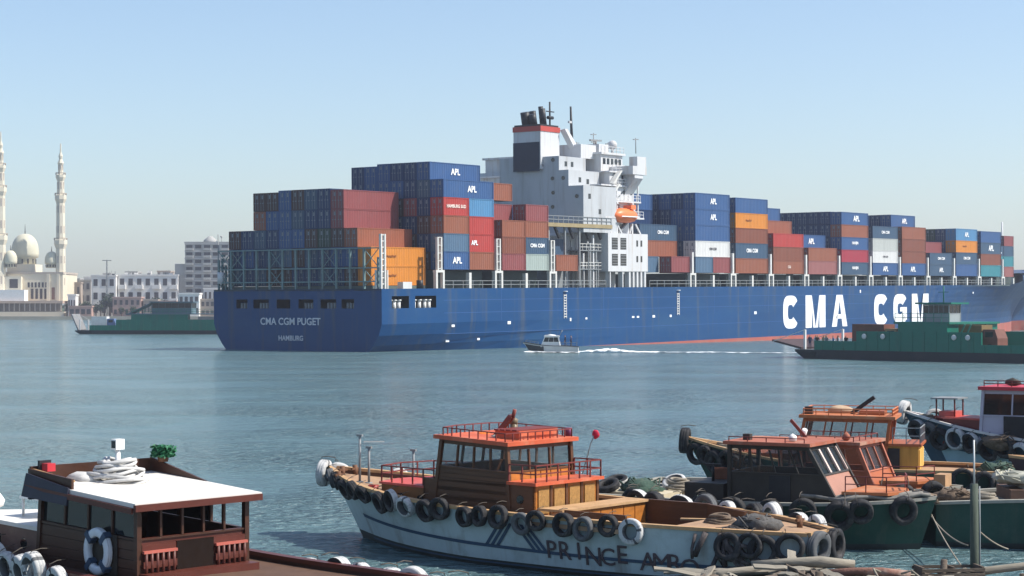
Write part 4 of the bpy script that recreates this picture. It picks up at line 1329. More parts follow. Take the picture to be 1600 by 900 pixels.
clear_glass = glass_mat('cabin_glass', (0.05, 0.07, 0.075), 0.05, 0.16)
tint_glass = glass_mat('tinted_glass', (0.012, 0.016, 0.018), 0.08)
red_roof = mat('roof_red', (0.53, 0.105, 0.045), 0.6, 0.16, 1.5, dirt=(0.50, 0.27, 0.17), dirt_amt=0.6, dirt_scale=1.6)
red_rail = mat('rail_red', (0.17, 0.036, 0.03), 0.5, 0.12, 3)
varnish = mat('varnished_wood', (0.416, 0.152, 0.028), 0.45, 0.22, 3, bump=0.1, dirt=(0.22, 0.08, 0.03), dirt_amt=0.5, dirt_scale=2.5, stretch=(1, 1, 3))
varnish_dk = mat('varnished_dark', (0.105, 0.046, 0.021), 0.45, 0.22, 3, bump=0.1, dirt=(0.07, 0.04, 0.025), dirt_amt=0.5, dirt_scale=2, stretch=(0.4, 1, 3))
deck_tan = mat('deck_tan', (0.36, 0.225, 0.135), 0.8, 0.22, 1.6, bump=0.15, dirt=(0.17, 0.12, 0.085), dirt_amt=0.75, dirt_scale=1.5)
cap_wood = mat('cap_wood', (0.44, 0.272, 0.136), 0.7, 0.18, 2.5, dirt=(0.25, 0.13, 0.06), dirt_amt=0.5, dirt_scale=2)
hull_pale = mat('hull_pale', (0.4, 0.48, 0.496), 0.55, 0.08, 0.9, bump=0.05, dirt=(0.22, 0.25, 0.24), dirt_amt=0.65, dirt_scale=1.1, streak=(.16, .12, .08), streak_amt=.55, streak_scale=2.2)
hull_under = mat('hull_under', (0.03, 0.04, 0.04), 0.6, 0.3, 1)
stripe_blue = mat('stripe_blue', (0.035, 0.07, 0.12), 0.6, 0.15, 2)
mahog = mat('mahogany', (0.058, 0.025, 0.0155), 0.42, 0.22, 2.5, bump=0.06, dirt=(0.06, 0.03, 0.02), dirt_amt=0.5, dirt_scale=1.5, stretch=(0.5, 1, 2.5))
mahog_red = mat('mahogany_red', (0.095, 0.026, 0.018), 0.42, 0.2, 2.5, bump=0.06, stretch=(0.5, 1, 2.5))
roof_white = mat('roof_white', (0.68, 0.65, 0.60), 0.5, 0.04, 1.0, dirt=(0.6, 0.53, 0.45), dirt_amt=0.45, dirt_scale=1.6)
hull_green = mat('hull_green', (0.0144, 0.06, 0.048), 0.5, 0.18, 1.0, bump=0.06, dirt=(0.045, 0.085, 0.07), dirt_amt=0.7, dirt_scale=1.4, streak=(.07, .09, .07), streak_amt=.6, streak_scale=2.4)
dk_wood = mat('dark_wood', (0.040, 0.034, 0.028), 0.6, 0.25, 2.0, bump=0.1)
grey_deck = mat('worn_deck', (0.288, 0.264, 0.216), 0.8, 0.2, 1.5, bump=0.1, dirt=(0.18, 0.14, 0.10), dirt_amt=0.6, dirt_scale=1)
orange_p = mat('paint_orange', (0.36, 0.10, 0.035), 0.5, 0.12, 1.5, dirt=(0.3, 0.1, 0.05), dirt_amt=0.5, dirt_scale=1.5, streak=(.14, .06, .03), streak_amt=.6, streak_scale=3)
ochre = mat('paint_ochre', (0.46, 0.255, 0.055), 0.5, 0.12, 1.5, dirt=(0.35, 0.16, 0.04), dirt_amt=0.5, streak=(.2, .10, .03), streak_amt=.6, streak_scale=3)

roof_worn = mat('roof_worn', (0.34, 0.105, 0.06), 0.7, 0.2, 1.8, bump=.15, dirt=(0.42, 0.30, 0.22), dirt_amt=0.75, dirt_scale=1.5)
roof_amber = mat('roof_amber', (0.42, 0.135, 0.05), 0.7, 0.2, 1.8, bump=.15, dirt=(0.46, 0.30, 0.19), dirt_amt=0.7, dirt_scale=1.4)
def pose(o, x, y, head):
    o.location = (x, y, 0); o.rotation_euler = (0, 0, head)
    o.matrix_world = Matrix.LocRotScale(o.location, o.rotation_euler, None)

# ============ the white launch lettered PRINCE AMRO
b = empty('wooden_launch', (0, 0, 0), 0, 'pale blue-white wooden launch lettered PRINCE AMRO with an orange-roofed varnished cabin', 'boat')
TH = R(180 - 40)
pose(b, 0.98, 48.85, TH)
h = Hull(b, 15.9, 4.85, 1.87, 1.33, 1.22, stern=0.25, bow_p=2.6, bow_start=0.52, drop=0.14, stern_p=2.3, stern_start=0.42, rake=1.3, flare=0.9)
h.build(hull_pale, varnish_dk, deck_tan, cap_wood, hull_under)
h.deck('deck', deck_tan, 0.40, 0.995, n=20)
h.deck('stern_deck', deck_tan, 0.0, 0.20, drop=0.05)
h.deck('hold_floor', varnish_dk, 0.17, 0.42, drop=0.85, inset=0.25)
h.strip('stripe', stripe_blue, 0.90, 0.06, 0.40, 0.46, 1, v0=0.30, v1=0.36)
h.strip('stripe', stripe_blue, 0.90, 0.06, 0.06, 0.085, 1)
# the inverted V of stripes amidships
for side_ in (-1, 1):
    for k_ in range(3):
        u0 = 0.452 + (0.011 * (k_ + .4)) * side_; u1 = 0.452 + (0.011 * (k_ + .4) + 0.032) * side_
        P4 = [h.P(u0 - .0035, 0.84, 1, .018), h.P(u0 + .0035, 0.84, 1, .018), h.P(u1 + .0035, 0.40, 1, .018), h.P(u1 - .0035, 0.40, 1, .018)]
        MB().add(P4, [(0, 1, 2, 3), (3, 2, 1, 0)]).build('chevron_stripe', stripe_blue, h.obj)
PR0, PR1, AM0, AM1 = 0.393, 0.245, 0.228, 0.146
letter_ink = mat('letter_ink', (0.075, 0.055, 0.06), 0.8, 0.2, 3)
h.word('PRINCE', letter_ink, PR0, PR1, 0.47, 0.43, 1, bold=0.0, drop=-0.07, jitter=0.05)
h.word('AMRO', letter_ink, AM0, AM1, 0.40, 0.43, 1, bold=0.0, drop=-0.07, jitter=0.05)
# side decks beside the hold, coamings
zc = 1.33
xa, xb = (0.20 - .5) * 15.9, (0.40 - .5) * 15.9
for y0, y1, nm, m_ in ((1.55, 1.62, 'coaming', varnish_dk), (-1.95, -1.85, 'coaming', varnish_dk)):
    MB().slab([(xa + 1.2, y0, zc - .75), (xb, y0, zc - .75), (xb, y0, zc + .12), (xa + 1.2, y0, zc + .12)], y1 - y0).build(nm, m_, b)
MB().slab([(xa + 1.2, -1.82, zc - .75), (xa - .5, -0.9, zc - .75), (xa - .5, -0.9, zc + .12), (xa + 1.2, -1.82, zc + .12)], .07).build('coaming', varnish_dk, b)
for y0, y1 in ((1.62, 2.42), (-2.40, -1.96)):
    MB().box(xa + .8, xb + .4, y0, y1, zc - .22, zc - .12).build('side_deck', deck_tan, b)
MB().box(xb - .05, xb + .05, -1.84, 1.54, zc - .75, zc + .05).build('hold_bulkhead', varnish, b)
for k_ in range(7):
    MB().box(xb - .085, xb - .053, -1.80 + k_ * .475, -1.80 + k_ * .475 + .44, zc - .68, zc + .0).build('plank', varnish, b)
MB().box(xb - .15, xb + .6, -1.9, 1.7, zc + .06, zc + .12).build('hatch_top', cap_wood, b)
MB().box(xa - .1, xa + 2.0, 0.9, 1.5, zc - .45, zc - .38).build('thwart', varnish_dk, b)
# lower after house (its roof a red deck), then the wheelhouse on it
ZD = zc - .14
lh0, lh1 = -.80, 2.9
cyl, cyr = 1.62, -0.95
for a_, b_, n_, nm in (((lh0, cyr), (lh1, cyr), 0, 's'), ((lh1, cyr), (lh1, cyl), 0, 'f'), ((lh1, cyl), (lh0, cyl), 0, 'p')):
    MB().slab([(a_[0], a_[1], ZD), (b_[0], b_[1], ZD), (b_[0], b_[1], ZD + .78), (a_[0], a_[1], ZD + .78)], .06).build('house_side', varnish_dk, b)
wl = Wall(b, (lh0, cyl, ZD), (lh0, cyr, ZD), (lh0, cyl, ZD + .78), (lh0, cyr, ZD + .78))
wl.piece('house_back', varnish, 0, 1, 0, 1)
carved = mat('carved_panel', (0.36, 0.195, 0.06), 0.6, 0.3, 14, bump=0.5)
for k_ in range(4):
    wl.piece('door' if k_ in (1, 2) else 'panel', carved, .05 + .24 * k_, .21 + .24 * k_, .1, .88, .03, .032)
    wl.piece('stile', varnish_dk, .23 + .24 * k_ if k_ < 3 else .965, .265 + .24 * k_ if k_ < 3 else .998, .0, 1, .03, .03)
MB().tube((-.35, cyl + .02, ZD + .42), (-.35, cyl - .08, ZD + .42), .11, 12).build('porthole', tint_glass, b)
MB().box(lh0 - .12, 0.02, cyr - .1, cyl + .1, ZD + .783, ZD + .86).build('house_roof', red_roof, b)
deck_rail(b, [(0.0, cyl + .03, ZD + .86), (lh0 - .06, cyl + .03, ZD + .86), (lh0 - .06, cyr - .03, ZD + .86), (0.0, cyr - .03, ZD + .86)], .42, red_rail, .42)
rf = cabin(b, 0.0, 2.55, cyl - .02, cyr + .02, ZD + .05, ZD + 1.72, 0.28, 0.10, varnish_dk, varnish_dk, red_roof, wins=(4, 3, 4, 3), sill=0.62, over=0.16, glass=clear_glass, planks=9, plankm=varnish_dk, roof_t=.10, tilt=0.10, sides={3: varnish}, panels=5)
w = Wall(b, (0, cyl - .02, ZD + .05), (0, cyr + .02, ZD + .05), (.1, cyl - .02, ZD + 1.72), (.1, cyr + .02, ZD + 1.72))
for k_ in range(6):
    w.piece('panel', varnish, .02 + .16 * k_, .165 + .16 * k_, .46, .585, .02, .024)
zr = ZD + 1.72 + .11
deck_rail(b, [(0.1, cyl + .05, zr), (2.2, cyl + .02, zr + .08), (2.4, .9, zr + .09), (2.4, -.4, zr + .09), (2.2, cyr, zr + .08), (0.1, cyr - .05, zr)], .20, red_rail, .3, r=.013, bars=1, closed=True)
MB().box(0.2, 1.0, -0.55, 1.0, zr, zr + .22).build('roof_locker', red_roof, b)
for k_ in range(4):
    MB().box(0.25 + k_ * .2, 0.4 + k_ * .2, -.6, 1.05, zr + .223, zr + .26).build('slat', red_rail, b)
mb = MB().bar((1.5, .4, zr), (1.05, .3, zr + .55), .16, .12).bar((1.62, .3, zr), (1.05, .25, zr + .5), .08)
mb.tube((1.02, .28, zr + .5), (0.95, .28, zr + .72), .05, 6)
mb.build('folded_mast', mat('mast_brown', (0.22, 0.05, 0.035), 0.5, .2, 3), b)
MB().tube((1.3, -.1, zr), (1.3, -.1, zr + .32), .1, 8).blob((1.3, -.1, zr + .38), .13, 4, .1, 1).build('searchlight', mat('lamp_body', (0.16, .12, .07), .4, .2, 5), b)
MB().tube((0.25, cyr - .1, zr), (0.25, cyr - .1, zr + .22), .09, 8).build('lamp', mat('lamp_purple', (0.16, .04, .10), .4, .2, 5), b)
MB().path([(-.1, cyr - .25, ZD + .86), (-.25, cyr - .4, zr - .2), (-.3, cyr - .5, zr + .05)], .015, 5).build('flagstaff', steel_grey, b)
fb = MB().blob((-.32, cyr - .52, zr + .04), .11, 2, .4, 2, (1, .5, 1.1)).build('flag', mat('flag_red', (0.50, .02, .05), .7, .1, 4), b)
# forward trunk with its red top and rail
MB().prism([(2.56, 1.55), (2.56, -1.0), (4.7, -.75), (5.0, .3), (4.7, 1.3)], ZD - .06, ZD + .50).build('trunk_cabin', mat('trunk_side', (0.20, .085, .025), .5, .25, 3, dirt=(.08, .05, .02), dirt_amt=.6), b)
MB().prism([(2.6, 1.6), (2.6, -1.05), (4.75, -.8), (5.06, .3), (4.75, 1.35)][::-1], ZD + .503, ZD + .56).build('trunk_top', mat('trunk_red', (0.496, 0.08, 0.064), .5, .1, 2, dirt=(.6, .3, .25), dirt_amt=.4), b)
deck_rail(b, [(2.65, 1.5, ZD + .56), (4.7, 1.3, ZD + .56), (4.95, .3, ZD + .56), (4.7, -.75, ZD + .56), (2.65, -1.0, ZD + .56)], .42, red_rail, .45, r=.016)
for x in (3.1, 3.9):
    MB().tube((x, 1.62 - (x - 2.56) * .1, ZD + .22), (x, 1.3, ZD + .22), .09, 10).build('porthole', tint_glass, b)
# bow fittings
for x, y, hh in ((6.25, .55, 1.3), (6.0, .45, 1.0), (5.6, -.9, .9)):
    u = x / 15.9 + .5
    z = h.sheer(u) - .14
    MB().tube((x, y, z), (x, y, z + hh), .035, 6).tube((x, y, z), (x, y, z + .05), .1, 8).bar((x - .1, y, z + hh), (x + .1, y, z + hh), .06, .06).build('stanchion', steel_grey, b)
MB().bar((6.15, .52, h.sheer(.87) + 1.02), (6.15, -.3, h.sheer(.87) + .98), .03).build('stanchion_bar', steel_grey, b)
for x, y in ((7.2, .25), (7.2, -.25), (-6.6, .5), (-7.0, -.6), (6.6, 1.0)):
    u = x / 15.9 + .5
    z = h.sheer(u) - (.14 if x > 0 else .05)
    MB().tube((x, y, z - .02), (x + .03, y, z + .30), .07, 8).bar((x, y - .16, z + .2), (x, y + .16, z + .2), .06).build('bitt', mat('bitt_rust', (0.13, .06, .03), .7, .3, 4), b)
grp = 'tyre fenders of the white launch'
who = 'the white PRINCE AMRO launch'
hang_tyres(h, b, [0.965, 0.925, 0.885, 0.845, 0.80, 0.755, 0.715, 0.675, 0.635, 0.59, 0.548, 0.512, 0.472, 0.434, 0.394, 0.354, 0.312, 0.272, 0.240], 1, [3, 0, 0, 0, 0, 0, 1, 2, 0, 0, 0, 0, 0, 3, 0, 0, 3, 0, 2], who, grp, f=0.93, scale=.82)
hang_tyres(h, b, [0.90, 0.80, 0.70, 0.45, 0.41, 0.36, 0.31, 0.26, 0.21, 0.16, 0.11, 0.06], -1, [2, 2, 0, 1, 0, 1, 3, 2, 0, 2, 1, 2], who, grp, f=0.93, scale=1.0)
hang_tyres(h, b, [0.10, 0.075, 0.05, 0.028], 1, [0, 0, 0, 0], who, grp, f=0.75, start=20, scale=1.0)
for n_, (y, k_) in enumerate(((0.35, 3), (-0.35, 0))):
    tyre(b, (-7.95 - .12, y, .92), (-1, 0.1 * (1 - 2 * n_), 0), k_, f'{["grey", "black"][n_]} tyre hung over the pointed stern of the white launch', grp, 1.12)
for n_, (y, kk) in enumerate(((.12, 2), (-.12, 2))):
    tyre(b, (7.95 - .1 * n_, y * 2, 1.72 - .1 * n_), (1, y * 4, .1), kk, f'whitewashed tyre {["on the near", "on the far"][n_]} side of the stem head of the white launch', grp, 1.05)
# heap of old fender net and rope hanging on the quarter
mb = MB()
rg = random.Random(4)
for k_ in range(16):
    u = rg.uniform(.085, .148); f_ = rg.uniform(.55, 1.02)
    p = h.P(u, f_, 1, .08); q = h.P(u + rg.uniform(-.05, .02), f_ - rg.uniform(.2, .5), 1, .12)
    mb.path([p, p.lerp(q, .5) + Vector((0, .08, -.06)), q], rg.uniform(.03, .07), 6)
tag(mb.build('rope_fender', mat('rope_dark', (0.06, .05, .05), .9, .4, 6, dirt=(.3, .26, .24), dirt_amt=.5, dirt_scale=3)), 'tangle of dark rope fenders hung on the stern quarter of the white launch', 'rope')
bpy.data.objects['rope_fender'].matrix_world = b.matrix_world

# ============ mahogany cabin boat with the white roof
b = empty('cabin_boat', (0, 0, 0), 0, 'dark mahogany cabin boat with a white roof and white tyres, cut by the frame', 'boat')
TH = R(180 - 42)
pose(b, -5.8, 35.35, TH)
h = Hull(b, 15.0, 4.3, 2.05, 1.53, 1.50, stern=0.7, bow_p=2.3, bow_start=0.55, drop=0.10, rake=1.2)
h.build(mat('hull_mahogany', (0.09, .035, .025), .45, .2, 1.5, dirt=(.05, .03, .025), dirt_amt=.5), mahog, deck_tan, mahog_red, hull_under)
h.deck('deck', mat('deck_brown', (0.10, .055, .035), .8, .2, 2, bump=.1), 0.0, 0.99, n=20)
zd = 1.50
# cabin: x 0 is its after face
yl, yr = 1.35, -1.15
rf = cabin(b, 0.0, 3.05, yl, yr, zd, 2.80, 0.12, 0.0, mahog, mahog, roof_white, wins=(3, 2, 4, 5), sill=0.56, over=0.22, glass=tint_glass, planks=4, plankm=mahog, roof_t=.08, tilt=0.22, sides={3: mahog_red}, panels=0, blinds=((), (), (), ()))
for o in list(b.children):          # the after windows stand open to the air
    if o.name.startswith('window_pane') and abs((o.data.vertices[0].co.x)) < .08:
        bpy.data.objects.remove(o)
MB().slab([(3.15, yl + .28, 2.93), (-.18, yl + .28, 2.70), (-.18, yl + .28, 2.80), (3.15, yl + .28, 3.03)], .05).build('roof_trim', mahog_red, b)
MB().bar((-.23, yr - .2, 2.80), (-.23, yl + .24, 2.80), .07, .12).build('roof_trim', mahog_red, b)
for k_ in range(3):
    x_ = .55 + .8 * k_
    MB().slab([(x_, yr - .2, 2.883 + .0745 * x_), (x_ + .025, yr - .2, 2.885 + .0745 * x_), (x_ + .025, yl + .2, 2.885 + .0745 * x_), (x_, yl + .2, 2.883 + .0745 * x_)], .02).build('roof_seam', mat('seam_grey', (.42, .40, .37), .7, .2, 4), b)
# boards round the forward and far edges of the roof
for p, q, m_, hh in (((3.15, yr - .15, 3.06), (3.15, yl + .15, 3.06), mahog, .30), ((3.15, yl + .18, 3.06), (1.75, yl + .18, 2.94), mahog, .26)):
    p = Vector(p); q = Vector(q); u_ = Vector((0, 0, hh))
    MB().slab([p, q, q + u_, p + u_], .05).build('roof_board', m_, b)
MB().slab([(3.15, yr - .17, 3.05), (1.1, yr - .2, 2.86), (1.1, yr - .2, 2.92), (3.15, yr - .17, 3.38)], .05).build('roof_board', mahog, b)
MB().bar((3.1, yl + .1, 3.30), (1.75, yl + .12, 3.16), .035).build('roof_handrail', cap_wood, b)
MB().slab([(3.22, yl + .1, 2.72), (3.22, yr, 2.72), (3.10, yr, 3.34), (3.10, yl + .1, 3.34)], .06).build('name_board', mat('board_navy', (0.03, .03, .05), .5, .2, 3), b)
MB().slab([(1.75, yl + .26, 2.72), (3.2, yl + .26, 2.80), (3.1, yl + .22, 3.24), (1.75, yl + .22, 3.04)], .04).build('name_board', MATS['board_navy'], b)
MB().box(2.78, 2.96, yl - .18, yl + .0, 3.27, 3.42).build('port_light', mat('light_red', (0.45, .03, .04), .4, .1, 4), b)
MB().box(2.98, 3.04, yl - .22, yl + .04, 3.2, 3.47).build('light_screen', black_steel, b)
# after cockpit screens: red lower panels with balusters, posts of the open back
for y0, y1 in ((yl - .05, .55), (-.35, yr + .05)):
    MB().bar((-.10, y0, zd + .48), (-.10, y1, zd + .48), .06, .05).build('rail_cap', mat('rail_rose', (0.45, .12, .09), .4, .1, 3), b)
    mb = MB()
    for k_ in range(6):
        y = y0 + (y1 - y0) * (k_ + .5) / 6
        mb.tube((-.10, y, zd), (-.10, y, zd + .46), .035, 6)
    mb.build('baluster', mahog_red, b)
    MB().bar((-.10, y0, zd + .25), (-.10, y1, zd + .25), .03, .12).build('rail_panel', mahog_red, b)
MB().box(-.40, -.03, yr, yl, zd - .05, zd + .10).build('step', mahog_red, b)
MB().box(-.07, -.02, -.33, .52, zd, zd + .62).build('cockpit_shade', mat('interior_shade', (0.018, .012, .010), .9, .2, 2, spec=.05), b)  # near-black panel standing in for the shade inside the cabin
for k_ in range(3):
    MB().box(-.055, -.012, yr + .06, yl - .06, zd + .15 + k_ * .17, zd + .27 + k_ * .17).build('plank', mahog_red, b)
# lifebuoy on the cabin side
lbm = MB()
nseg = 24
for i in range(nseg): pass
lb = link('lifebuoy', tyre_mesh(.40, .13, 0, [mat('buoy_white', (.62, .66, .70), .5, .08, 3), wash]))
lb.data.name = 'lifebuoy'
lb.matrix_world = b.matrix_world @ Matrix.LocRotScale(Vector((1.02, yl + .12, zd + .43)), None, Vector((.98, .9, 1.12)))
tag(lb, 'white lifebuoy with dark straps hung on the side of the mahogany cabin boat', 'lifebuoy')
for a in (45, 135, 225, 315):
    mb = MB().box(.21, .42, -.085, .085, -.05, .05)
    q = mb.build('strap', mat('strap_navy', (.04, .07, .12), .6, .1, 4), lb)
    q.rotation_euler = (0, R(a), 0)
# dark opening behind it, pale lower planks, portholes
MB().box(.55, 1.5, yl + .03, yl + .05, zd, zd + .75).build('side_door', dk_wood, b)
# foredeck trunk
MB().prism([(3.12, yl - .05), (3.12, yr + .05), (5.6, -.7), (6.3, 0.1), (5.6, .95)], zd - .06, zd + .62).build('fore_trunk', mat('trunk_brown', (0.15, .085, .065), .55, .2, 2, dirt=(.24, .18, .15), dirt_amt=.6, dirt_scale=1), b)
MB().prism([(3.125, yl), (3.125, yr), (5.65, -.75), (6.38, .1), (5.65, 1.0)][::-1], zd + .623, zd + .70).build('fore_trunk_top', roof_white, b)
for x in (3.75, 4.75):
    y = yl - .05 - (x - 3.12) * .4 / 2.48
    MB().tube((x, y + .03, zd + .33), (x, y - .1, zd + .33), .11, 12).build('porthole', tint_glass, b)
mb = MB()
for x, y in ((4.2, -.3), (4.2, .4), (5.0, -.3), (5.0, .4)):
    mb.tube((x, y, zd + .7), (x, y, zd + 1.05), .03, 6)
mb.box(4.15, 5.05, -.36, .46, zd + 1.05, zd + 1.10).box(4.15, 4.22, -.36, .46, zd + 1.102, zd + 1.3)
tag(mb.build('bench', white_paint), 'white bench on the white foredeck of the mahogany cabin boat', 'bench')
bpy.data.objects['bench'].matrix_world = b.matrix_world
mb = MB().blob((6.45, .2, zd + .90), .26, 9, .3, 2, (1.1, 1, .75))
tag(mb.build('sail_bag', white_paint), 'white canvas bundle on the foredeck of the mahogany cabin boat', 'bundle')
bpy.data.objects['sail_bag'].matrix_world = b.matrix_world
# coil of white hose / rope on the roof with the white lamp post
mb = MB()
for L_ in range(9):
    r0 = (.58 - .022 * L_ * (1 if L_ < 5 else 1.5)) * (1 + .07 * math.sin(L_ * 2.7))
    pts = []
    for i in range(25):
        a = 2 * math.pi * i / 24
        pts.append((2.35 + math.cos(a) * r0 + .05 * math.sin(3 * a + L_), .05 + math.sin(a) * r0 * .95 + .05 * math.sin(2 * a + 2 * L_), 3.00 + .050 * L_ + .035 * math.sin(2 * a + L_ * 1.7) + .02))
    mb.path(pts, .036, 6)
    pts = [(2.35 + (x - 2.35) * .72, .05 + (y - .05) * .72, z + .01) for x, y, z in pts]
    mb.path(pts, .036, 6)
tag(mb.build('rope_coil', mat('rope_white', (.52, .51, .49), .8, .1, 6, dirt=(.3, .29, .28), dirt_amt=.5, dirt_scale=4)), 'thick white rope coiled on the white roof of the mahogany cabin boat', 'rope coil')
bpy.data.objects['rope_coil'].matrix_world = b.matrix_world
mb = MB().blob((2.75, .55, 3.10), .30, 3, .3, 2, (1.3, 1, .42))
tag(mb.build('canvas_bundle', MATS['rope_white']), 'folded white canvas lying beside the rope coil on the white roof', 'bundle')
bpy.data.objects['canvas_bundle'].matrix_world = b.matrix_world
lp = empty('lamp_post', (0, 0, 0), 0, 'short white searchlight post standing in the rope coil on the white roof', 'lamp')
lp.matrix_world = b.matrix_world @ Matrix.Translation((2.35, .05, 2.98))
MB().tube((0, 0, 0), (0, 0, .66), .05, 8).build('post', white_paint, lp)
MB().box(-.08, .08, -.10, .10, .66, .86).build('lamp_housing', white_paint, lp)
MB().box(-.06, .06, .098, .11, .69, .83).build('lens', dark_glass, lp)
MB().bar((0, 0, .2), (.28, .25, .02), .03).build('stay', white_paint, lp)
mb = MB().tube((2.5, .6, 2.98), (2.52, .6, 3.75), .012, 5).bar((2.35, .6, 3.6), (2.7, .6, 3.62), .02)
tag(mb.build('aerial', steel_grey), 'thin grey aerial on the white roof beside the searchlight post', 'aerial')
bpy.data.objects['aerial'].matrix_world = b.matrix_world
pp = empty('potted_plant', (0, 0, 0), 0, 'green bushy plant on the far edge of the white cabin roof', 'plant')
pp.matrix_world = b.matrix_world @ Matrix.Translation((2.75, yr - .19, 3.3))
MB().lathe([(.10, 0), (.13, .13)], 10).build('pot', varnish_dk, pp)
mb = MB(); rg = random.Random(8)
for k_ in range(700):
    p = Vector((rg.uniform(-.19, .19), rg.uniform(-.17, .17), .20 + rg.uniform(-.10, .12)))
    a = Vector((rg.uniform(-1, 1), rg.uniform(-1, 1), rg.uniform(-.6, .6))).normalized() * .05
    c = a.cross(Vector((rg.uniform(-1, 1), rg.uniform(-1, 1), 1))).normalized() * .03
    mb.add([p - a, p - c, p + a, p + c], [(0, 1, 2, 3)])
mb.build('foliage', mat('plant_green', (.03, .15, .07), .6, .3, 8), pp)
grp = 'white tyres of the mahogany boat'
who = 'the mahogany cabin boat'
hang_tyres(h, b, [0.93, 0.895, 0.865, 0.833, 0.80, 0.765, 0.73, 0.695, 0.66, 0.62, 0.58], 1, [2, 2, 1, 2, 2, 2, 1, 2, 2, 2, 2], who, grp, f=0.97, scale=.88)
hang_tyres(h, b, [0.90, 0.82, 0.46, 0.415, 0.365, 0.32, 0.275, 0.23, 0.19], -1, [2, 2, 2, 1, 2, 2, 2, 1, 2], who, grp, f=0.86, scale=1.0)

# ============ dark green launch heading right, black wheelhouse
grp_g = 'tyre fenders of the green launches'
def green_launch(loc, head, L, B, zb, zm, zs, label, roofm):
    b = empty('green_launch', (0, 0, 0), 0, label, 'boat')
    pose(b, loc[0], loc[1], head)
    h = Hull(b, L, B, zb, zm, zs, stern=0.6, bow_p=3.2, bow_start=0.6, drop=0.12, rake=0.45, flare=.9)
    h.build(hull_green, dk_wood, grey_deck, mat('cap_grey', (.30, .29, .25), .75, .2, 3, dirt=(.1, .09, .07), dirt_amt=.5), hull_under)
    return b, h
b, h = green_launch((6.75, 52.65), R(-29), 10.0, 3.3, 1.36, 1.12, 1.1, 'dark green launch with a black wheelhouse, moored behind the stern of the white launch', red_roof)
h.deck('deck', grey_deck, 0.0, 0.99, n=16)
zd = 1.02
rf = cabin(b, -.40, 2.75, 1.05, -1.05, zd, 2.66, 0.95, 0.0, dk_wood, dk_wood, roof_worn, wins=(4, 3, 4, 3), sill=0.56, over=0.14, glass=clear_glass, planks=0, roof_t=.09, sides={1: mat('front_pink', (0.34, 0.17, 0.12), .55, .1, 2)})
fr = mat('frame_pale', (.60, .48, .42), .5, .1, 3)
w = Wall(b, (2.75, -1.05, zd), (2.75, 1.05, zd), (1.80, -1.05, 2.66), (1.80, 1.05, 2.66))
for a in (0.0, .31, .63, .95):
    w.piece('window_post', fr, a, a + .05, .56, .93, .05, .03)
MB().box(.75, 1.35, -1.09, -1.055, zd, zd + .85).build('door', black_steel, b)
deck_rail(b, [(-.4, -1.1, 2.75), (1.75, -1.1, 2.75)], .12, red_rail, .5, r=.012, bars=1)
MB().blob((1.2, -.5, 2.84), .13, 6, .2, 1).build('roof_bundle', white_paint, b)
MB().box(-.2, 0, -.6, -.4, 2.75, 2.92).build('roof_lamp', dk_wood, b)
# fore trunk with red top, catching the sun
MB().prism([(2.76, -1.0), (3.9, -.8), (4.2, 0), (3.9, .8), (2.76, 1.0)], zd - .05, zd + .42).build('fore_trunk', dk_wood, b)
MB().prism([(2.76, -1.05), (3.95, -.85), (4.27, 0), (3.95, .85), (2.76, 1.05)], zd + .423, zd + .50).build('fore_trunk_top', roof_amber, b)
deck_rail(b, [(2.85, -1.0, zd + .5), (3.9, -.8, zd + .5), (4.2, 0, zd + .5), (3.9, .8, zd + .5)], .40, red_rail, .7, r=.013)
MB().box(-1.75, -.6, -1.0, .7, zd, zd + .55).build('engine_box', dk_wood, b)
MB().tube((-1.2, -.3, zd + .55), (-1.2, -.3, zd + 1.0), .04, 6).bar((-1.45, -.3, zd + 1.0), (-.95, -.3, zd + 1.0), .06).build('winch_handle', black_steel, b)
MB().box(-4.5, -2.4, -.95, .9, zd - .02, zd + .18).build('after_hatch', mat('deck_sand', (.48, .42, .30), .8, .15, 2), b)
who = 'the black-housed green launch'
hang_tyres(h, b, [0.93, 0.84, 0.78, 0.70, 0.60, 0.50, 0.42, 0.34, 0.27, 0.20], -1, [0, 0, 0, 0, 0, 0, 0, 1, 0, 0], who, grp_g, f=.88, scale=1.1)
for x, y, k_, r0 in ((-4.2, -.8, 0, .5), (-2.9, .9, 2, .4), (-4.5, .4, 1, .3), (4.5, -.1, 0, .1)):
    o = link('tyre_fender', next_tyre(k_))
    o.matrix_world = b.matrix_world @ Matrix.Translation((x, y, zd + (.12 if x < 0 and x > -4.9 else .15) + .2)) @ Matrix.Rotation(R(90), 4, 'X') @ Matrix.Rotation(r0, 4, 'X')
    tag(o, f'{["black", "white treaded", "whitewashed"][k_]} tyre lying on the {"bow" if x > 0 else "after deck"} of the green launch {["", "by its rail", "beside the hatch"][(k_)]}'.strip(), 'tyre', grp_g)
# second launch lying alongside, seen over the first
b, h = green_launch((8.35, 55.75), R(-29), 9.6, 3.0, 1.35, 1.12, 1.1, 'second green launch, its rusty slanted cabin front showing behind the black wheelhouse', red_roof)
h.deck('deck', grey_deck, 0.0, 0.99, n=16)
cabin(b, -.2, 2.7, 1.0, -1.0, zd, 2.48, 0.62, 0.0, mat('rust_paint', (.36, .12, .07), .6, .2, 2, dirt=(.2, .07, .04), dirt_amt=.6), MATS['rust_paint'], roof_worn, wins=(4, 3, 4, 3), sill=0.52, over=0.14, glass=clear_glass, roof_t=.09, sides={1: orange_p})
deck_rail(b, [(-.2, -1.05, 2.58), (2.0, -1.05, 2.58), (2.0, 1.05, 2.58), (-.2, 1.05, 2.58)], .13, red_rail, .5, r=.012, bars=1)
mb = MB().bar((.3, -.2, 2.57), (-.15, -.3, 3.1), .09)
mb.build('folded_mast', MATS['mast_brown'], b)
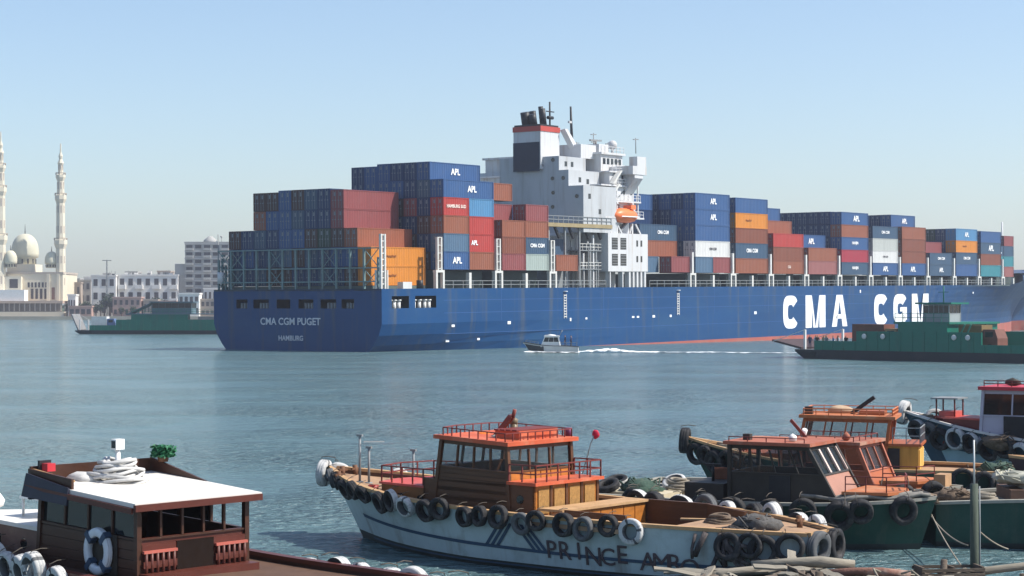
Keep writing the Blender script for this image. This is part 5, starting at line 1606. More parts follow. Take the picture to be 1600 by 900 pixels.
MB().blob((1.6, -.5, 2.68), .14, 5, .3, 1).build('roof_bundle', mat('bundle_rust', (.3, .1, .06), .7, .2, 4), b)
MB().tube((0, .3, 2.57), (.1, .2, 2.8), .08, 7).build('horn', white_paint, b)
MB().prism([(2.71, -.9), (3.7, -.7), (4.0, 0), (3.7, .7), (2.71, .9)], zd - .05, zd + .42).build('fore_trunk', orange_p, b)
MB().prism([(2.71, -.95), (3.75, -.75), (4.07, 0), (3.75, .75), (2.71, .95)], zd + .423, zd + .5).build('fore_trunk_top', roof_amber, b)
deck_rail(b, [(2.8, -.9, zd + .5), (3.7, -.7, zd + .5), (4.0, 0, zd + .5)], .4, red_rail, .7, r=.013)
MB().box(4.08, 4.4, -.3, .3, 1.2, 1.7).build('bow_locker', mat('locker_tan', (.42, .25, .13), .6, .2, 2), b)
hang_tyres(h, b, [0.93, 0.86, 0.80], -1, [0, 0, 0], 'the rusty fronted second launch', grp_g, f=.95, scale=1.15)

# ============ orange cabined launch heading left
b = empty('orange_launch', (0, 0, 0), 0, 'launch with an orange wheelhouse and ochre after house, bow hung with black tyres', 'boat')
pose(b, 11.15, 61.9, R(180 - 16))
h = Hull(b, 11.2, 3.6, 2.05, 1.25, 1.2, stern=0.6, bow_p=2.4, bow_start=0.5, drop=0.12, rake=1.1)
h.build(hull_green, varnish_dk, deck_tan, cap_wood, hull_under)
h.deck('deck', deck_tan, 0.0, 0.99, n=16)
zd = 1.15
cabin(b, -.9, 1.9, 1.05, -1.05, zd, 2.80, 0.35, -0.22, orange_p, orange_p, roof_amber, wins=(4, 3, 4, 3), sill=0.52, over=0.18, glass=clear_glass, roof_t=.1, tilt=.03)
zr = 2.92
deck_rail(b, [(-1.2, 1.1, zr), (1.6, 1.1, zr), (1.6, -1.1, zr), (-1.2, -1.1, zr)], .2, mat('rail_orange', (.6, .2, .08), .5, .1, 3), .4, r=.014, bars=2, closed=True)
MB().bar((.2, 0, zr), (-.55, .1, zr + .55), .12).build('folded_mast', black_steel, b)
MB().box(1.35, 1.6, .5, .8, zr, zr + .25).build('roof_lamp', dk_wood, b)
MB().box(-.9, -.1, -.5, .5, zr, zr + .12).build('roof_hatch', orange_p, b)
hb_ = MB().box(-2.0, -.92, -1.0, 1.0, zd - .05, zd + .82).build('after_house', ochre, b)
MB().box(-2.1, -.95, -1.1, 1.1, zd + .823, zd + .90).build('after_house_roof', orange_p, b)
MB().box(-1.42, -1.0, 1.0, 1.03, zd + .05, zd + .75).build('door', black_steel, b)
for k_ in range(3):
    MB().box(-2.04, -2.003, -.85 + k_ * .62, -.35 + k_ * .62, zd + .1, zd + .7).build('panel', mat('ochre_pale', (.70, .45, .12), .5, .1, 3), b)
deck_rail(b, [(-1.2, 1.05, zd + .9), (-2.05, 1.05, zd + .9), (-2.05, -1.05, zd + .9)], .5, steel_grey, .4, r=.014)
MB().prism([(1.95, 1.0), (1.95, -1.0), (3.6, -.6), (3.8, 0), (3.6, .6)], zd - .05, zd + .5).build('fore_trunk', orange_p, b)
deck_rail(b, [(2.0, .95, zd + .5), (3.6, .6, zd + .5), (3.6, -.6, zd + .5)], .35, red_rail, .5, r=.014)
who = 'the orange cabined launch'
hang_tyres(h, b, [0.975, 0.94, 0.905, 0.87, 0.83, 0.79, 0.2, 0.14, 0.08], 1, [0, 0, 0, 0, 0, 0, 0, 0, 1], who, 'tyre fenders of the orange launch', f=.80, scale=1.1)
tyre(b, (5.65, 0, 1.95), (1, .2, 0), 0, 'black tyre on the stem head of the orange cabined launch', 'tyre fenders of the orange launch', 1.2)

# ============ big launch at the right, bow high, red foredeck and pale wheelhouse
b = empty('blue_launch', (0, 0, 0), 0, 'large launch with a red foredeck and pale lilac wheelhouse, cut by the right frame edge', 'boat')
pose(b, 20.6, 66.5, R(180 - 30))
h = Hull(b, 14.5, 4.2, 2.55, 1.55, 1.4, stern=0.7, bow_p=2.2, bow_start=0.45, drop=0.12, rake=1.5)
hull_navy = mat('hull_navy', (.03, .075, .11), .5, .2, 1, dirt=(.1, .16, .2), dirt_amt=.5)
h.build(hull_navy, varnish_dk, deck_tan, mat('cap_white', (.6, .58, .56), .6, .15, 3, dirt=(.25, .2, .18), dirt_amt=.5), hull_under)
h.deck('deck', mat('deck_rose', (0.4, 0.136, 0.112), .7, .12, 1.5, dirt=(.6, .35, .3), dirt_amt=.4), 0.0, 0.99, n=16)
h.strip('stripe', stripe_blue, 0.7, 0.02, 0.5, 0.62, 1)
zd = 1.5
MB().prism([(4.1, 1.08), (4.1, -1.08), (5.6, -.55), (6.05, 0), (5.6, .55)], zd - .05, zd + .86).build('fore_trunk', red_rail, b)
MB().prism([(4.08, 1.13), (4.08, -1.13), (5.65, -.6), (6.12, 0), (5.65, .6)][::-1], zd + .863, zd + .93).build('fore_trunk_top', MATS['trunk_red'], b)
lilac = mat('paint_lilac', (0.416, 0.4, 0.48), .5, .06, 1.5)
cabin(b, -.2, 4.05, 1.3, -1.3, zd, 3.45, .12, 0, lilac, lilac, mat('roof_crimson', (.45, .04, .06), .5, .1, 2), wins=(3, 3, 4, 3), sill=.56, over=.15, glass=tint_glass, roof_t=.12)
MB().box(1.9, 3.2, 1.33, 1.36, zd, zd + 1.05).build('door', black_steel, b)
deck_rail(b, [(0, 1.3, 3.58), (3.9, 1.3, 3.58)], .2, red_rail, .5, r=.015)
MB().blob((3.2, .2, 3.7), .25, 5, .3, 1, (1.4, 1, .6)).build('roof_bundle', dk_wood, b)
for x, y in ((5.2, .5), (5.2, -.5), (5.9, .4), (5.9, -.4)):
    MB().tube((x, y, 2.43), (x, y, 3.05), .03, 6).build('stand_leg', red_rail, b)
MB().box(5.05, 6.05, -.62, .62, 3.05, 3.1).build('stand_top', steel_grey, b)
MB().box(5.2, 5.8, -.4, .4, 2.435, 2.62).build('bow_locker', MATS['trunk_red'], b)
who = 'the large red-decked launch'
hang_tyres(h, b, [0.97, 0.93, 0.895, 0.85, 0.80, 0.755, 0.71, 0.665, 0.62, 0.57, 0.5, 0.42], 1, [1, 3, 0, 2, 1, 1, 0, 2, 0, 0, 1, 2], who, 'tyre fenders of the large launch', f=.80, scale=1.15)
hang_tyres(h, b, [0.93, 0.89, 0.80, 0.72], -1, [2, 2, 0, 1], who, 'tyre fenders of the large launch', f=1.0, scale=1.1)
tyre(b, (7.25, 0, 2.5), (1, 0, .2), 2, 'whitewashed tyre on the stem head of the large launch', 'tyre fenders of the large launch', 1.25)
h.strip('painted_band', mat('band_pale', (.35, .5, .55), .5, .1, 2), .93, .55, .30, .58, 1)

# ============ green hull at the right, behind the pole
b, h = green_launch((16.3, 51.8), R(-2), 10.0, 3.4, 2.2, 1.30, 1.15, 'green launch hull without a cabin, its side hung with tyres behind the pole', red_roof)
h.deck('deck', grey_deck, 0.0, 0.99, n=16)
zd = 1.15
MB().box(-3.0, 2.2, -.9, .9, zd, zd + .35).build('hatch', mat('hatch_brown', (.12, .07, .05), .7, .3, 2), b)
MB().box(-2.6, 1.8, -.7, .7, zd + .353, zd + .5).build('hatch_cover', grey_deck, b)
MB().box(2.6, 3.4, -.6, .5, 1.25, 1.75).build('locker', MATS['trunk_red'], b)
who = 'the green hull behind the pole'
hang_tyres(h, b, [0.95, 0.88, 0.80, 0.72, 0.64, 0.56, 0.48, 0.40, 0.32], -1, [0, 0, 0, 0, 0, 0, 0, 0, 0], who, grp_g, f=.86, scale=1.25)
hang_tyres(h, b, [0.75, 0.6, 0.45, 0.3], 1, [1, 2, 1, 0], who, grp_g, f=1.0, scale=1.1)
# an older brown hull between it and the large launch
b = empty('brown_launch', (0, 0, 0), 0, 'low brown launch with a blue strake, between the green hull and the large launch', 'boat')
pose(b, 21.3, 58.5, R(180 - 8))
h = Hull(b, 12.0, 3.6, 1.75, 1.4, 1.35, stern=.7, bow_p=2.4, bow_start=.5, drop=.15)
h.build(mat('hull_brown', (.06, .04, .045), .55, .25, 1.5), dk_wood, grey_deck, cap_wood, hull_under)
h.deck('deck', deck_tan, 0, .99, n=14)
h.strip('stripe', mat('strake_blue', (.06, .12, .2), .5, .2, 2), .95, .02, .55, .72, 1)
MB().box(-3.2, 1.5, -.9, .9, 1.3, 1.62).build('hatch', varnish_dk, b)
MB().box(-3.3, 1.6, -1.0, 1.0, 1.623, 1.70).build('hatch_top', grey_deck, b)
hang_tyres(h, b, [.9, .8, .7, .6, .5, .4], 1, [0, 1, 0, 2, 1, 0], 'the low brown launch', 'tyre fenders of the brown launch', f=.9, scale=1.1)

# ------------------------------------------------------------------ loose gear on the decks
def gear(name, mb, m, boat, at, rz, label, cat):
    o = tag(mb.build(name, m), label, cat)
    o.matrix_world = boat.matrix_world @ Matrix.Translation(at) @ Matrix.Rotation(rz, 4, 'Z')
    return o
def coil(r, n, th, seed=1):
    mb = MB(); rg_ = random.Random(seed)
    for L_ in range(n):
        rr = r * (1 - .09 * L_) * rg_.uniform(.92, 1.06)
        ph = rg_.random() * 6
        mb.path([(math.cos(2 * math.pi * i / 20) * rr * (1 + .08 * math.sin(2 * math.pi * i / 10 + ph)), math.sin(2 * math.pi * i / 20) * rr * (1 + .07 * math.cos(2 * math.pi * i / 20 * 3 + ph)), th + L_ * th * 1.3 + .02 * math.sin(2 * math.pi * i / 20 * 2 + ph)) for i in range(21)], th, 6)
    return mb
def bucket(): return MB().lathe([(.11, 0), (.15, .30), (.13, .30), (.10, .04)], 12)
def can(): return MB().box(-.16, .16, -.09, .09, 0, .40).tube((.08, 0, .40), (.08, 0, .46), .035, 8).bar((-.12, 0, .44), (.02, 0, .44), .03)
def net(seed, r, hgt):
    rg_ = random.Random(seed); mb = MB()
    for k_ in range(3): mb.blob((rg_.uniform(-.2, .2) * r * 2, rg_.uniform(-.2, .2) * r * 2, hgt * .3), r * rg_.uniform(.7, 1), seed + k_, .7, 2, (1.2, 1, hgt / r * .7))
    for k_ in range(18):
        a = rg_.random() * 6.28; q = rg_.uniform(.3, 1.1) * r
        mb.path([(math.cos(a) * q, math.sin(a) * q, hgt * rg_.uniform(.3, .9)), (math.cos(a + .7) * q, math.sin(a + .7) * q, hgt * rg_.uniform(.6, 1.1)), (math.cos(a + 1.5) * q * 1.1, math.sin(a + 1.5) * q * 1.1, hgt * rg_.uniform(.1, .6))], .022, 5)
    return mb
BT = {o.name: o for o in COL.objects if o.get('category') == 'boat'}
net_m = mat('net_green', (.05, .09, .07), .95, .4, 12, bump=.6, dirt=(.16, .13, .09), dirt_amt=.6, dirt_scale=6)
net_b = mat('net_brown', (.15, .11, .08), .95, .4, 12, bump=.6)
blue_p = mat('plastic_blue', (.03, .10, .28), .5, .1, 3)
B_ = BT['wooden_launch']
gear('rope_coil', coil(.33, 4, .035, 3), rope_m, B_, (5.6, .5, 1.36), 0, 'coil of pale rope on the foredeck of the PRINCE AMRO launch', 'rope coil')
gear('bucket', bucket(), mat('bucket_red', (.36, .04, .03), .5, .1, 4), B_, (5.1, 1.2, 1.32), 0, 'red bucket by the forward trunk of the PRINCE AMRO launch', 'bucket')
gear('rope_coil', coil(.36, 5, .04, 5), net_b, B_, (-5.3, .2, 1.20), 0, 'coil of brown rope on the stern deck of the PRINCE AMRO launch', 'rope coil')
gear('fuel_can', can(), blue_p, B_, (-1.9, -.6, .60), .4, 'blue fuel can inside the open hold of the PRINCE AMRO launch', 'fuel can')
gear('net_heap', net(4, .42, .35), net_b, B_, (-3.4, -.7, .55), 0, 'brown net heap in the after end of the open hold', 'net')
gear('cloth', MB().blob((0, 0, .05), .26, 3, .5, 2, (1.3, .9, .35)), mat('cloth_pale', (.45, .42, .36), .9, .2, 6), B_, (1.0, .7, 2.98), .3, 'crumpled pale cloth on the orange wheelhouse roof of the PRINCE AMRO launch', 'cloth')
gear('life_jacket', MB().blob((0, 0, .06), .2, 6, .4, 2, (1.2, .9, .5)), mat('jacket_orange', (.6, .14, .02), .8, .1, 6), B_, (1.9, .4, 2.98), .9, 'orange life jacket lying on the wheelhouse roof of the PRINCE AMRO launch', 'life jacket')
C_ = BT['green_launch']
gear('net_heap', net(9, .55, .40), net_m, C_, (-3.5, -.2, 1.15), 0, 'dark green net heap on the after hatch of the black-housed launch', 'net')
gear('rope_coil', coil(.34, 5, .045, 8), rope_m, C_, (-2.6, .5, 1.2), 0, 'coil of pale rope on the after hatch of the black-housed launch', 'rope coil')
gear('crate', MB().box(-.3, .3, -.2, .2, 0, .05).box(-.3, .3, -.2, -.17, .053, .3).box(-.3, .3, .17, .2, .053, .3).box(-.3, -.27, -.167, .167, .053, .3).box(.27, .3, -.167, .167, .053, .3), mat('crate_rust', (.22, .09, .05), .7, .2, 3), C_, (-1.2, .45, 1.57), .3, 'rust coloured open crate on the engine box of the black-housed launch', 'crate')
gear('net_heap', net(12, .42, .30), net_b, C_, (4.45, .25, 1.2), 0, 'brown net heap in the bow of the black-housed launch', 'net')
mb = MB(); rg = random.Random(31)
for k_ in range(5):
    y = -1.0 + k_ * .08
    mb.path([(4.9 - .3 * k_ + .1 * math.sin(i + k_) - i * .32, -.25 - .17 * i + .06 * math.sin(i * 2 + k_), 1.46 + .05 * math.sin(i * 1.7 + k_) - .02 * i) for i in range(7)], .055, 6)
gear('rope_bundle', mb, mat('rope_grey', (.20, .19, .17), .9, .3, 8), C_, (0, 0, 0), 0, 'thick grey ropes laid along the bow rail of the black-housed launch', 'rope')
G_ = BT['green_launch.002']
gear('tarpaulin', net(15, .6, .30), mat('tarp_pale', (.45, .44, .36), .9, .2, 3), G_, (-2.6, 0, 1.66), 0, 'pale bunched tarpaulin on the hatch of the green hull behind the pole', 'tarpaulin')
gear('net_heap', net(18, .5, .35), net_b, G_, (-4.2, .3, 1.1), 0, 'brown net heap at the stern of the green hull behind the pole', 'net')
gear('rope_coil', coil(.38, 5, .05, 12), rope_m, G_, (-3.7, -.9, 1.08), 0, 'coil of pale rope at the rail of the green hull behind the pole', 'rope coil')
gear('fuel_can', can(), mat('can_red', (.34, .04, .03), .5, .1, 4), G_, (-1.0, -1.1, 1.15), 1.0, 'red fuel can at the rail of the green hull behind the pole', 'fuel can')
D_ = BT['orange_launch']
gear('canvas_bundle', MB().blob((0, 0, .1), .3, 7, .4, 2, (1.5, .8, .5)), mat('canvas_tan', (.42, .30, .20), .9, .2, 4), D_, (.6, -.3, 2.92), .4, 'tan canvas bundle on the roof of the orange wheelhouse', 'bundle')
gear('rope_coil', coil(.36, 5, .045, 15), rope_m, D_, (4.3, 0, 1.6), 0, 'coil of pale rope on the bow of the orange cabined launch', 'rope coil')
gear('net_heap', net(22, .5, .4), net_m, D_, (-4.4, .2, 1.1), 0, 'dark green net heap at the stern of the orange cabined launch', 'net')
A_ = BT['cabin_boat']
F_ = BT['blue_launch']
gear('rope_coil', coil(.36, 5, .05, 23), rope_m, F_, (6.4, 0, 2.1), 0, 'coil of pale rope in the high bow of the large red-decked launch', 'rope coil')
gear('net_heap', net(27, .5, .35), net_b, F_, (3.2, 1.6, 1.55), 0, 'brown net heap on the near side deck of the large red-decked launch', 'net')

gear('net_heap', net(33, .45, .30), mat('net_grey', (.10, .095, .09), .95, .4, 12, bump=.6), B_, (-6.4, .3, 1.25), 0, 'dark grey net heap near the stern point of the PRINCE AMRO launch', 'net')
gear('rope_tangle', net(37, .35, .14), net_b, B_, (-5.7, -1.0, 1.2), 0, 'flat tangle of brown rope at the far rail of the PRINCE AMRO stern deck', 'rope')
gear('rope_tangle', net(41, .3, .12), mat('net_dark', (.05, .045, .045), .95, .4, 12, bump=.6), B_, (-6.2, 1.0, 1.2), 0, 'flat tangle of dark rope at the near rail of the PRINCE AMRO stern deck', 'rope')
gear('plank', MB().box(-.9, .9, -.08, .08, 0, .04), cap_wood, B_, (-4.7, -.6, 1.22), .5, 'loose plank lying on the stern deck of the PRINCE AMRO launch', 'plank')
# ------------------------------------------------------------------ people
SKIN = mat('skin', (0.32, 0.18, 0.11), 0.6, 0.1, 8)
def person(loc, head, shirt, trousers, label, parent_m=None, pose_='stand', group=None):
    """one skinned figure 1.72 m tall: legs, trunk, arms, hands and head as a single surface"""
    J = {'pel': (0, 0, .93), 'sp': (0, 0, 1.18), 'ch': (0, 0, 1.38), 'nk': (.01, 0, 1.50), 'hd': (.03, 0, 1.62), 'tp': (.02, 0, 1.71),
         'hl': (0, .10, .88), 'kl': (.03, .11, .48), 'al': (0, .11, .08), 'tl': (.15, .12, .04), 'hr': (0, -.10, .88), 'kr': (.04, -.11, .48), 'ar': (.0, -.12, .08), 'tr': (.15, -.13, .04),
         'sl': (0, .19, 1.42), 'el': (-.02, .25, 1.14), 'wl': (.10, .24, .90), 'fl': (.14, .23, .80), 'sr': (0, -.19, 1.42), 'er': (-.02, -.25, 1.14), 'wr': (.10, -.24, .90), 'fr': (.14, -.23, .80)}
    if pose_ == 'steer':
        J['el'] = (.08, .26, 1.16); J['wl'] = (.30, .18, 1.10); J['fl'] = (.38, .16, 1.10)
        J['er'] = (.08, -.26, 1.16); J['wr'] = (.30, -.18, 1.10); J['fr'] = (.38, -.16, 1.10)
    Rr = dict(pel=.15, sp=.13, ch=.15, nk=.055, hd=.095, tp=.07, hl=.09, kl=.06, al=.042, tl=.035, hr=.09, kr=.06, ar=.042, tr=.035, sl=.06, el=.042, wl=.03, fl=.028, sr=.06, er=.042, wr=.03, fr=.028)
    ed = [('pel', 'sp'), ('sp', 'ch'), ('ch', 'nk'), ('nk', 'hd'), ('hd', 'tp'), ('pel', 'hl'), ('hl', 'kl'), ('kl', 'al'), ('al', 'tl'), ('pel', 'hr'), ('hr', 'kr'), ('kr', 'ar'), ('ar', 'tr'), ('ch', 'sl'), ('sl', 'el'), ('el', 'wl'), ('wl', 'fl'), ('ch', 'sr'), ('sr', 'er'), ('er', 'wr'), ('wr', 'fr')]
    ks = list(J)
    me = bpy.data.meshes.new('person')
    me.from_pydata([J[k_] for k_ in ks], [(ks.index(a), ks.index(c)) for a, c in ed], [])
    o = bpy.data.objects.new('person', me)
    COL.objects.link(o)
    o.modifiers.new('skin', 'SKIN')
    sv_ = me.skin_vertices[0].data
    for i, k_ in enumerate(ks):
        sv_[i].radius = (Rr[k_], Rr[k_] * (1.25 if k_ in ('ch', 'sp', 'pel') else 1))
        sv_[i].use_root = (k_ == 'pel')
    s_ = o.modifiers.new('sub', 'SUBSURF'); s_.levels = 1; s_.render_levels = 1
    dg = bpy.context.evaluated_depsgraph_get()
    m2 = bpy.data.meshes.new_from_object(o.evaluated_get(dg))
    bpy.data.objects.remove(o)
    m2.name = 'person'
    m2.materials.clear()
    for m_ in (SKIN, shirt, trousers, black_steel): m2.materials.append(m_)
    for p in m2.polygons:
        c = p.center
        if c.z > 1.66 or (c.z > 1.56 and c.x < -.01): p.material_index = 3
        elif c.z > 1.46 and abs(c.y) < .12: p.material_index = 0
        elif c.z < .09: p.material_index = 3
        elif c.z < .96 and abs(c.y) < .19: p.material_index = 2
        elif c.z > .96 and (abs(c.y) < .30 and c.x < .12): p.material_index = 1
        else: p.material_index = 0
        p.use_smooth = True
    o = link('person', m2)
    M = Matrix.Translation(loc) @ Matrix.Rotation(head, 4, 'Z')
    o.matrix_world = (parent_m @ M) if parent_m else M
    tag(o, label, 'person', group)
    return o
cl = {n: mat('cloth_' + n, c, .8, .1, 4) for n, c in dict(navy=(.03, .04, .09), white=(.6, .6, .6), grey=(.15, .15, .16), red=(.3, .05, .05), tan=(.35, .28, .18), black=(.02, .02, .025), blue=(.07, .14, .3)).items()}

# ------------------------------------------------------------------ pilot boat and its wake
b = empty('pilot_boat', (0, 0, 0), 0, 'small white pilot boat running left along the blue hull', 'boat')
pose(b, 5.3, 262.5, R(180 - 4))
h = Hull(b, 7.6, 2.4, 1.45, .95, .8, stern=.85, bow_p=2.0, bow_start=.4, drop=.25, rake=1.0, n=18)
h.build(mat('hull_offwhite', (.55, .55, .54), .5, .1, 1), off_white, off_white, mat('fender_dark', (.05, .055, .06), .7, .2, 2), hull_under)
h.deck('deck', off_white, 0, .98)
h.strip('bow_band', MATS['fender_dark'], .99, .62, .25, .85, 1)
cabin(b, -1.3, 1.3, .9, -.9, .8, 2.2, .55, .25, white_paint, white_paint, white_paint, wins=(3, 2, 3, 2), sill=.5, over=.12, glass=dark_glass, roof_t=.14)
MB().blob((0, 0, 2.35), .5, 2, .1, 1, (1.8, 1.2, .35)).build('roof_dome', white_paint, b)
deck_rail(b, [(1.6, .9, 1.0), (3.4, .3, 1.25), (3.4, -.3, 1.25)], .45, steel_grey, .6, r=.03)
deck_rail(b, [(-1.5, 1.0, .8), (-3.6, 1.0, .8)], .6, steel_grey, .6, r=.03)
MB().tube((-1.2, 0, 2.3), (-1.6, 0, 3.1), .05, 6).bar((-1.6, -.3, 2.9), (-1.6, .3, 2.9), .06).build('mast', steel_grey, b)
person((-2.0, .3, .70), R(10), cl['black'], cl['navy'], 'person in dark clothes standing just behind the pilot boat cabin', b.matrix_world)
person((-2.8, -.1, .68), R(-20), cl['navy'], cl['black'], 'person in navy standing at the stern of the pilot boat', b.matrix_world)
foam = bpy.data.materials.new('foam'); foam.use_nodes = True
t = foam.node_tree; bs = t.nodes['Principled BSDF']
bs.inputs['Base Color'].default_value = (.82, .85, .86, 1); bs.inputs['Roughness'].default_value = .8
tc = t.nodes.new('ShaderNodeTexCoord'); nz_n = t.nodes.new('ShaderNodeTexNoise'); nz_n.inputs['Scale'].default_value = .9; nz_n.inputs['Detail'].default_value = 7
at = t.nodes.new('ShaderNodeAttribute'); at.attribute_name = 'thick'
ad = t.nodes.new('ShaderNodeMath'); ad.operation = 'ADD'
mr = t.nodes.new('ShaderNodeMapRange'); mr.inputs['From Min'].default_value = .92; mr.inputs['From Max'].default_value = 1.12
t.links.new(tc.outputs['Object'], nz_n.inputs['Vector']); t.links.new(nz_n.outputs['Fac'], ad.inputs[0]); t.links.new(at.outputs['Fac'], ad.inputs[1]); t.links.new(ad.outputs[0], mr.inputs['Value']); t.links.new(mr.outputs[0], bs.inputs['Alpha'])
def wake(name, pts, wid, thick, hgt, label_kind=True):
    """strip of broken water, its middle a little higher than its edges"""
    V = []; Fc = []; A = []
    m = 7
    for i, p in enumerate(pts):
        p = Vector(p); d = (Vector(pts[min(i + 1, len(pts) - 1)]) - Vector(pts[max(0, i - 1)])).normalized()
        s_ = Vector((-d.y, d.x, 0))
        for j in range(m):
            e = 2 * j / (m - 1) - 1
            V.append(p + s_ * (e * wid[i] / 2) + Vector((0, 0, .02 + hgt[i] * (1 - e * e) * (0.7 + .6 * mnoise.noise(p * .8 + Vector((j, 0, 0)))))))
            A.append(thick[i] * (1 - .75 * e * e))
    for i in range(len(pts) - 1):
        for j in range(m - 1):
            Fc.append((i * m + j, (i + 1) * m + j, (i + 1) * m + j + 1, i * m + j + 1))
    me = bpy.data.meshes.new(name)
    me.from_pydata(V, [], Fc); me.materials.append(foam)
    a_ = me.attributes.new('thick', 'FLOAT', 'POINT')
    a_.data.foreach_set('value', A)
    o = link(name, me)
    return stuff(o)
N = 60
wake('wake_foam', [(8.2 + .55 * i, 262.2 - .004 * i * i * .5 + .02 * i, 0) for i in range(N)], [1.6 + .05 * i for i in range(N)], [.85 if 4 < i < 20 else (.7 - .006 * (i - 20) if i >= 20 else .6) for i in range(N)], [.15 + .50 * math.exp(-((i - 9) / 5.0) ** 2) + .1 * math.exp(-i / 20) for i in range(N)])
wake('bow_wave', [(1.6 + .4 * i, 260.6 - .02 * i, 0) for i in range(20)], [.7 + .03 * i for i in range(20)], [.8 - .01 * i for i in range(20)], [.30 - .008 * i for i in range(20)])

# ------------------------------------------------------------------ car ferries
fgreen = mat('ferry_green', (0.006, 0.150, 0.105), 0.5, 0.12, .4, streak=(.06, .10, .08), streak_amt=.5, dirt=(.010, .065, .052), dirt_amt=.6, dirt_scale=.4)
fgreen_l = mat('ferry_green_light', (.03, .17, .12), .5, .12, .5)
fdark = mat('ferry_dark', (.018, .026, .032), .6, .25, .3, dirt=(.05, .03, .03), dirt_amt=.5, dirt_scale=.3)
def ferry(loc, head, L, label, B=11.0, k=1.0, ramp_up=False, wl=.85):
    b = empty('car_ferry', (0, 0, 0), 0, label, 'ferry', 'green car ferries')
    pose(b, loc[0], loc[1], head)
    n = 20
    def ring(z, sh): return [(x, y) for x, y in [(-L / 2 + sh, -B * .42), (-L / 2 + 4, -B / 2), (L / 2 - 4, -B / 2), (L / 2 - sh, -B * .42), (L / 2 - sh, B * .42), (L / 2 - 4, B / 2), (-L / 2 + 4, B / 2), (-L / 2 + sh, B * .42)]]
    lo, hi = ring(0, 2.2), ring(1, 0)
    m = len(lo)
    v = [(x, y, -.6) for x, y in lo] + [(x, y, wl * k) for x, y in hi] + [(x, y, wl * k + .25) for x, y in hi]
    mb = MB().add(v, [(i, (i + 1) % m, m + (i + 1) % m, m + i) for i in range(m)] + [(m + i, m + (i + 1) % m, 2 * m + (i + 1) % m, 2 * m + i) for i in range(m)] + [tuple(range(2 * m, 3 * m)), tuple(range(m))[::-1]])
    mb.build('hull', fdark, b)
    MB().box(-L / 2 + 1.5, L / 2 - 1.5, -B / 2 + .3, B / 2 - .3, wl * k + .253, wl * k + .28).build('vehicle_deck', steel_grey, b)
    z0 = wl * k + .25
    for sg in (-1, 1):
        y = sg * (B / 2 - .1)
        for x0, x1, hh in ((-L / 2 + 3.5, -L / 2 + 9.6, 1.1), (-L / 2 + 9.603, L / 2 - 9.503, 2.3), (L / 2 - 9.5, L / 2 - 3.5, .9)):
            MB().box(x0, x1, y - .1, y + .1, z0, z0 + hh * k).build('bulwark', fgreen, b)
        for q in range(int((L - 8) / 1.6)):
            x = -L / 2 + 4.5 + q * 1.6
            MB().box(x, x + .14, y + sg * .1 - .06, y + sg * .1 + .06, z0, z0 + (2.3 if -L / 2 + 9.6 < x < L / 2 - 9.6 else .9) * k).build('rib', fgreen, b)
    for sg in (-1, 1):
        zr_ = (3.6 if ramp_up else .9); xr_ = (1.2 if ramp_up else 4.2)
        mb = MB().slab([(sg * (L / 2 - .4), -B * .36 * sg, z0), (sg * (L / 2 - .4), B * .36 * sg, z0), (sg * (L / 2 + xr_), B * .34 * sg, z0 + zr_), (sg * (L / 2 + xr_), -B * .34 * sg, z0 + zr_)][::1], .25)
        mb.build('ramp', mat('ramp_grey', (.20, .20, .20), .7, .2, 1) if ramp_up else mat('ramp_brown', (.07, .045, .045), .7, .2, 1), b)
        for q in (-.36, .36):
            MB().bar((sg * (L / 2 - 1), B * q, z0), (sg * (L / 2 - 1), B * q, z0 + 2.4), .25).bar((sg * (L / 2 - 1), B * q, z0 + 2.4), (sg * (L / 2 + xr_ - .2), B * q * .94, z0 + zr_), .07).build('ramp_hoist', off_white if sg < 0 else fgreen, b)
    return b, z0
b, z0 = ferry((50.7, 225.7), R(-45), 36, 'large dark green car ferry crossing in front of the ship bow')
for sg in (-1, 1):
    MB().box(-2.6, 4.0, sg * 4.2 - 1.25, sg * 4.2 + 1.25, z0 + .03, z0 + 3.2).build('side_house', fgreen, b)
MB().box(-3.2, 4.3, -5.45, 5.45, z0 + 3.203, z0 + 3.45).build('bridge_deck', fgreen, b)
wh = empty('wheelhouse', (0, 0, 0)); wh.parent = b
cabin(wh, .2, 3.6, -2.0, -4.4, z0 + 3.45, z0 + 5.5, 0, 0, mat('wheelhouse_grey', (.30, .33, .34), .5, .1, 1), MATS['wheelhouse_grey'], fgreen, wins=(5, 3, 5, 3), sill=.5, over=.7, glass=dark_glass, roof_t=.2)
rail(b, [(-3.1, -5.3, z0 + 3.45), (4.2, -5.3, z0 + 3.45)], 1.0, r=.03, m=fgreen_l, step=1.0)
MB().tube((2, -3, z0 + 5.6), (2, -3, z0 + 7.6), .07, 6).bar((1.3, -3, z0 + 6.9), (2.7, -3, z0 + 6.9), .07).build('mast', fgreen, b)
for x in (4.4, 5.2):
    MB().bar((x, -4.9, z0), (x + 1.6, -4.9, z0 + 3.2), .16).build('stair_rail', fgreen_l, b)
for x in (-7.2, -4.6, 5.0, 6.8):
    o = MB().lathe([(.22, 0), (.32, .05), (.32, .12), (.22, .16)], 12).build('lifebuoy_ring', off_white, b)
    o.rotation_euler = (R(90), 0, 0); o.location = (x, -5.55, z0 + 1.7)
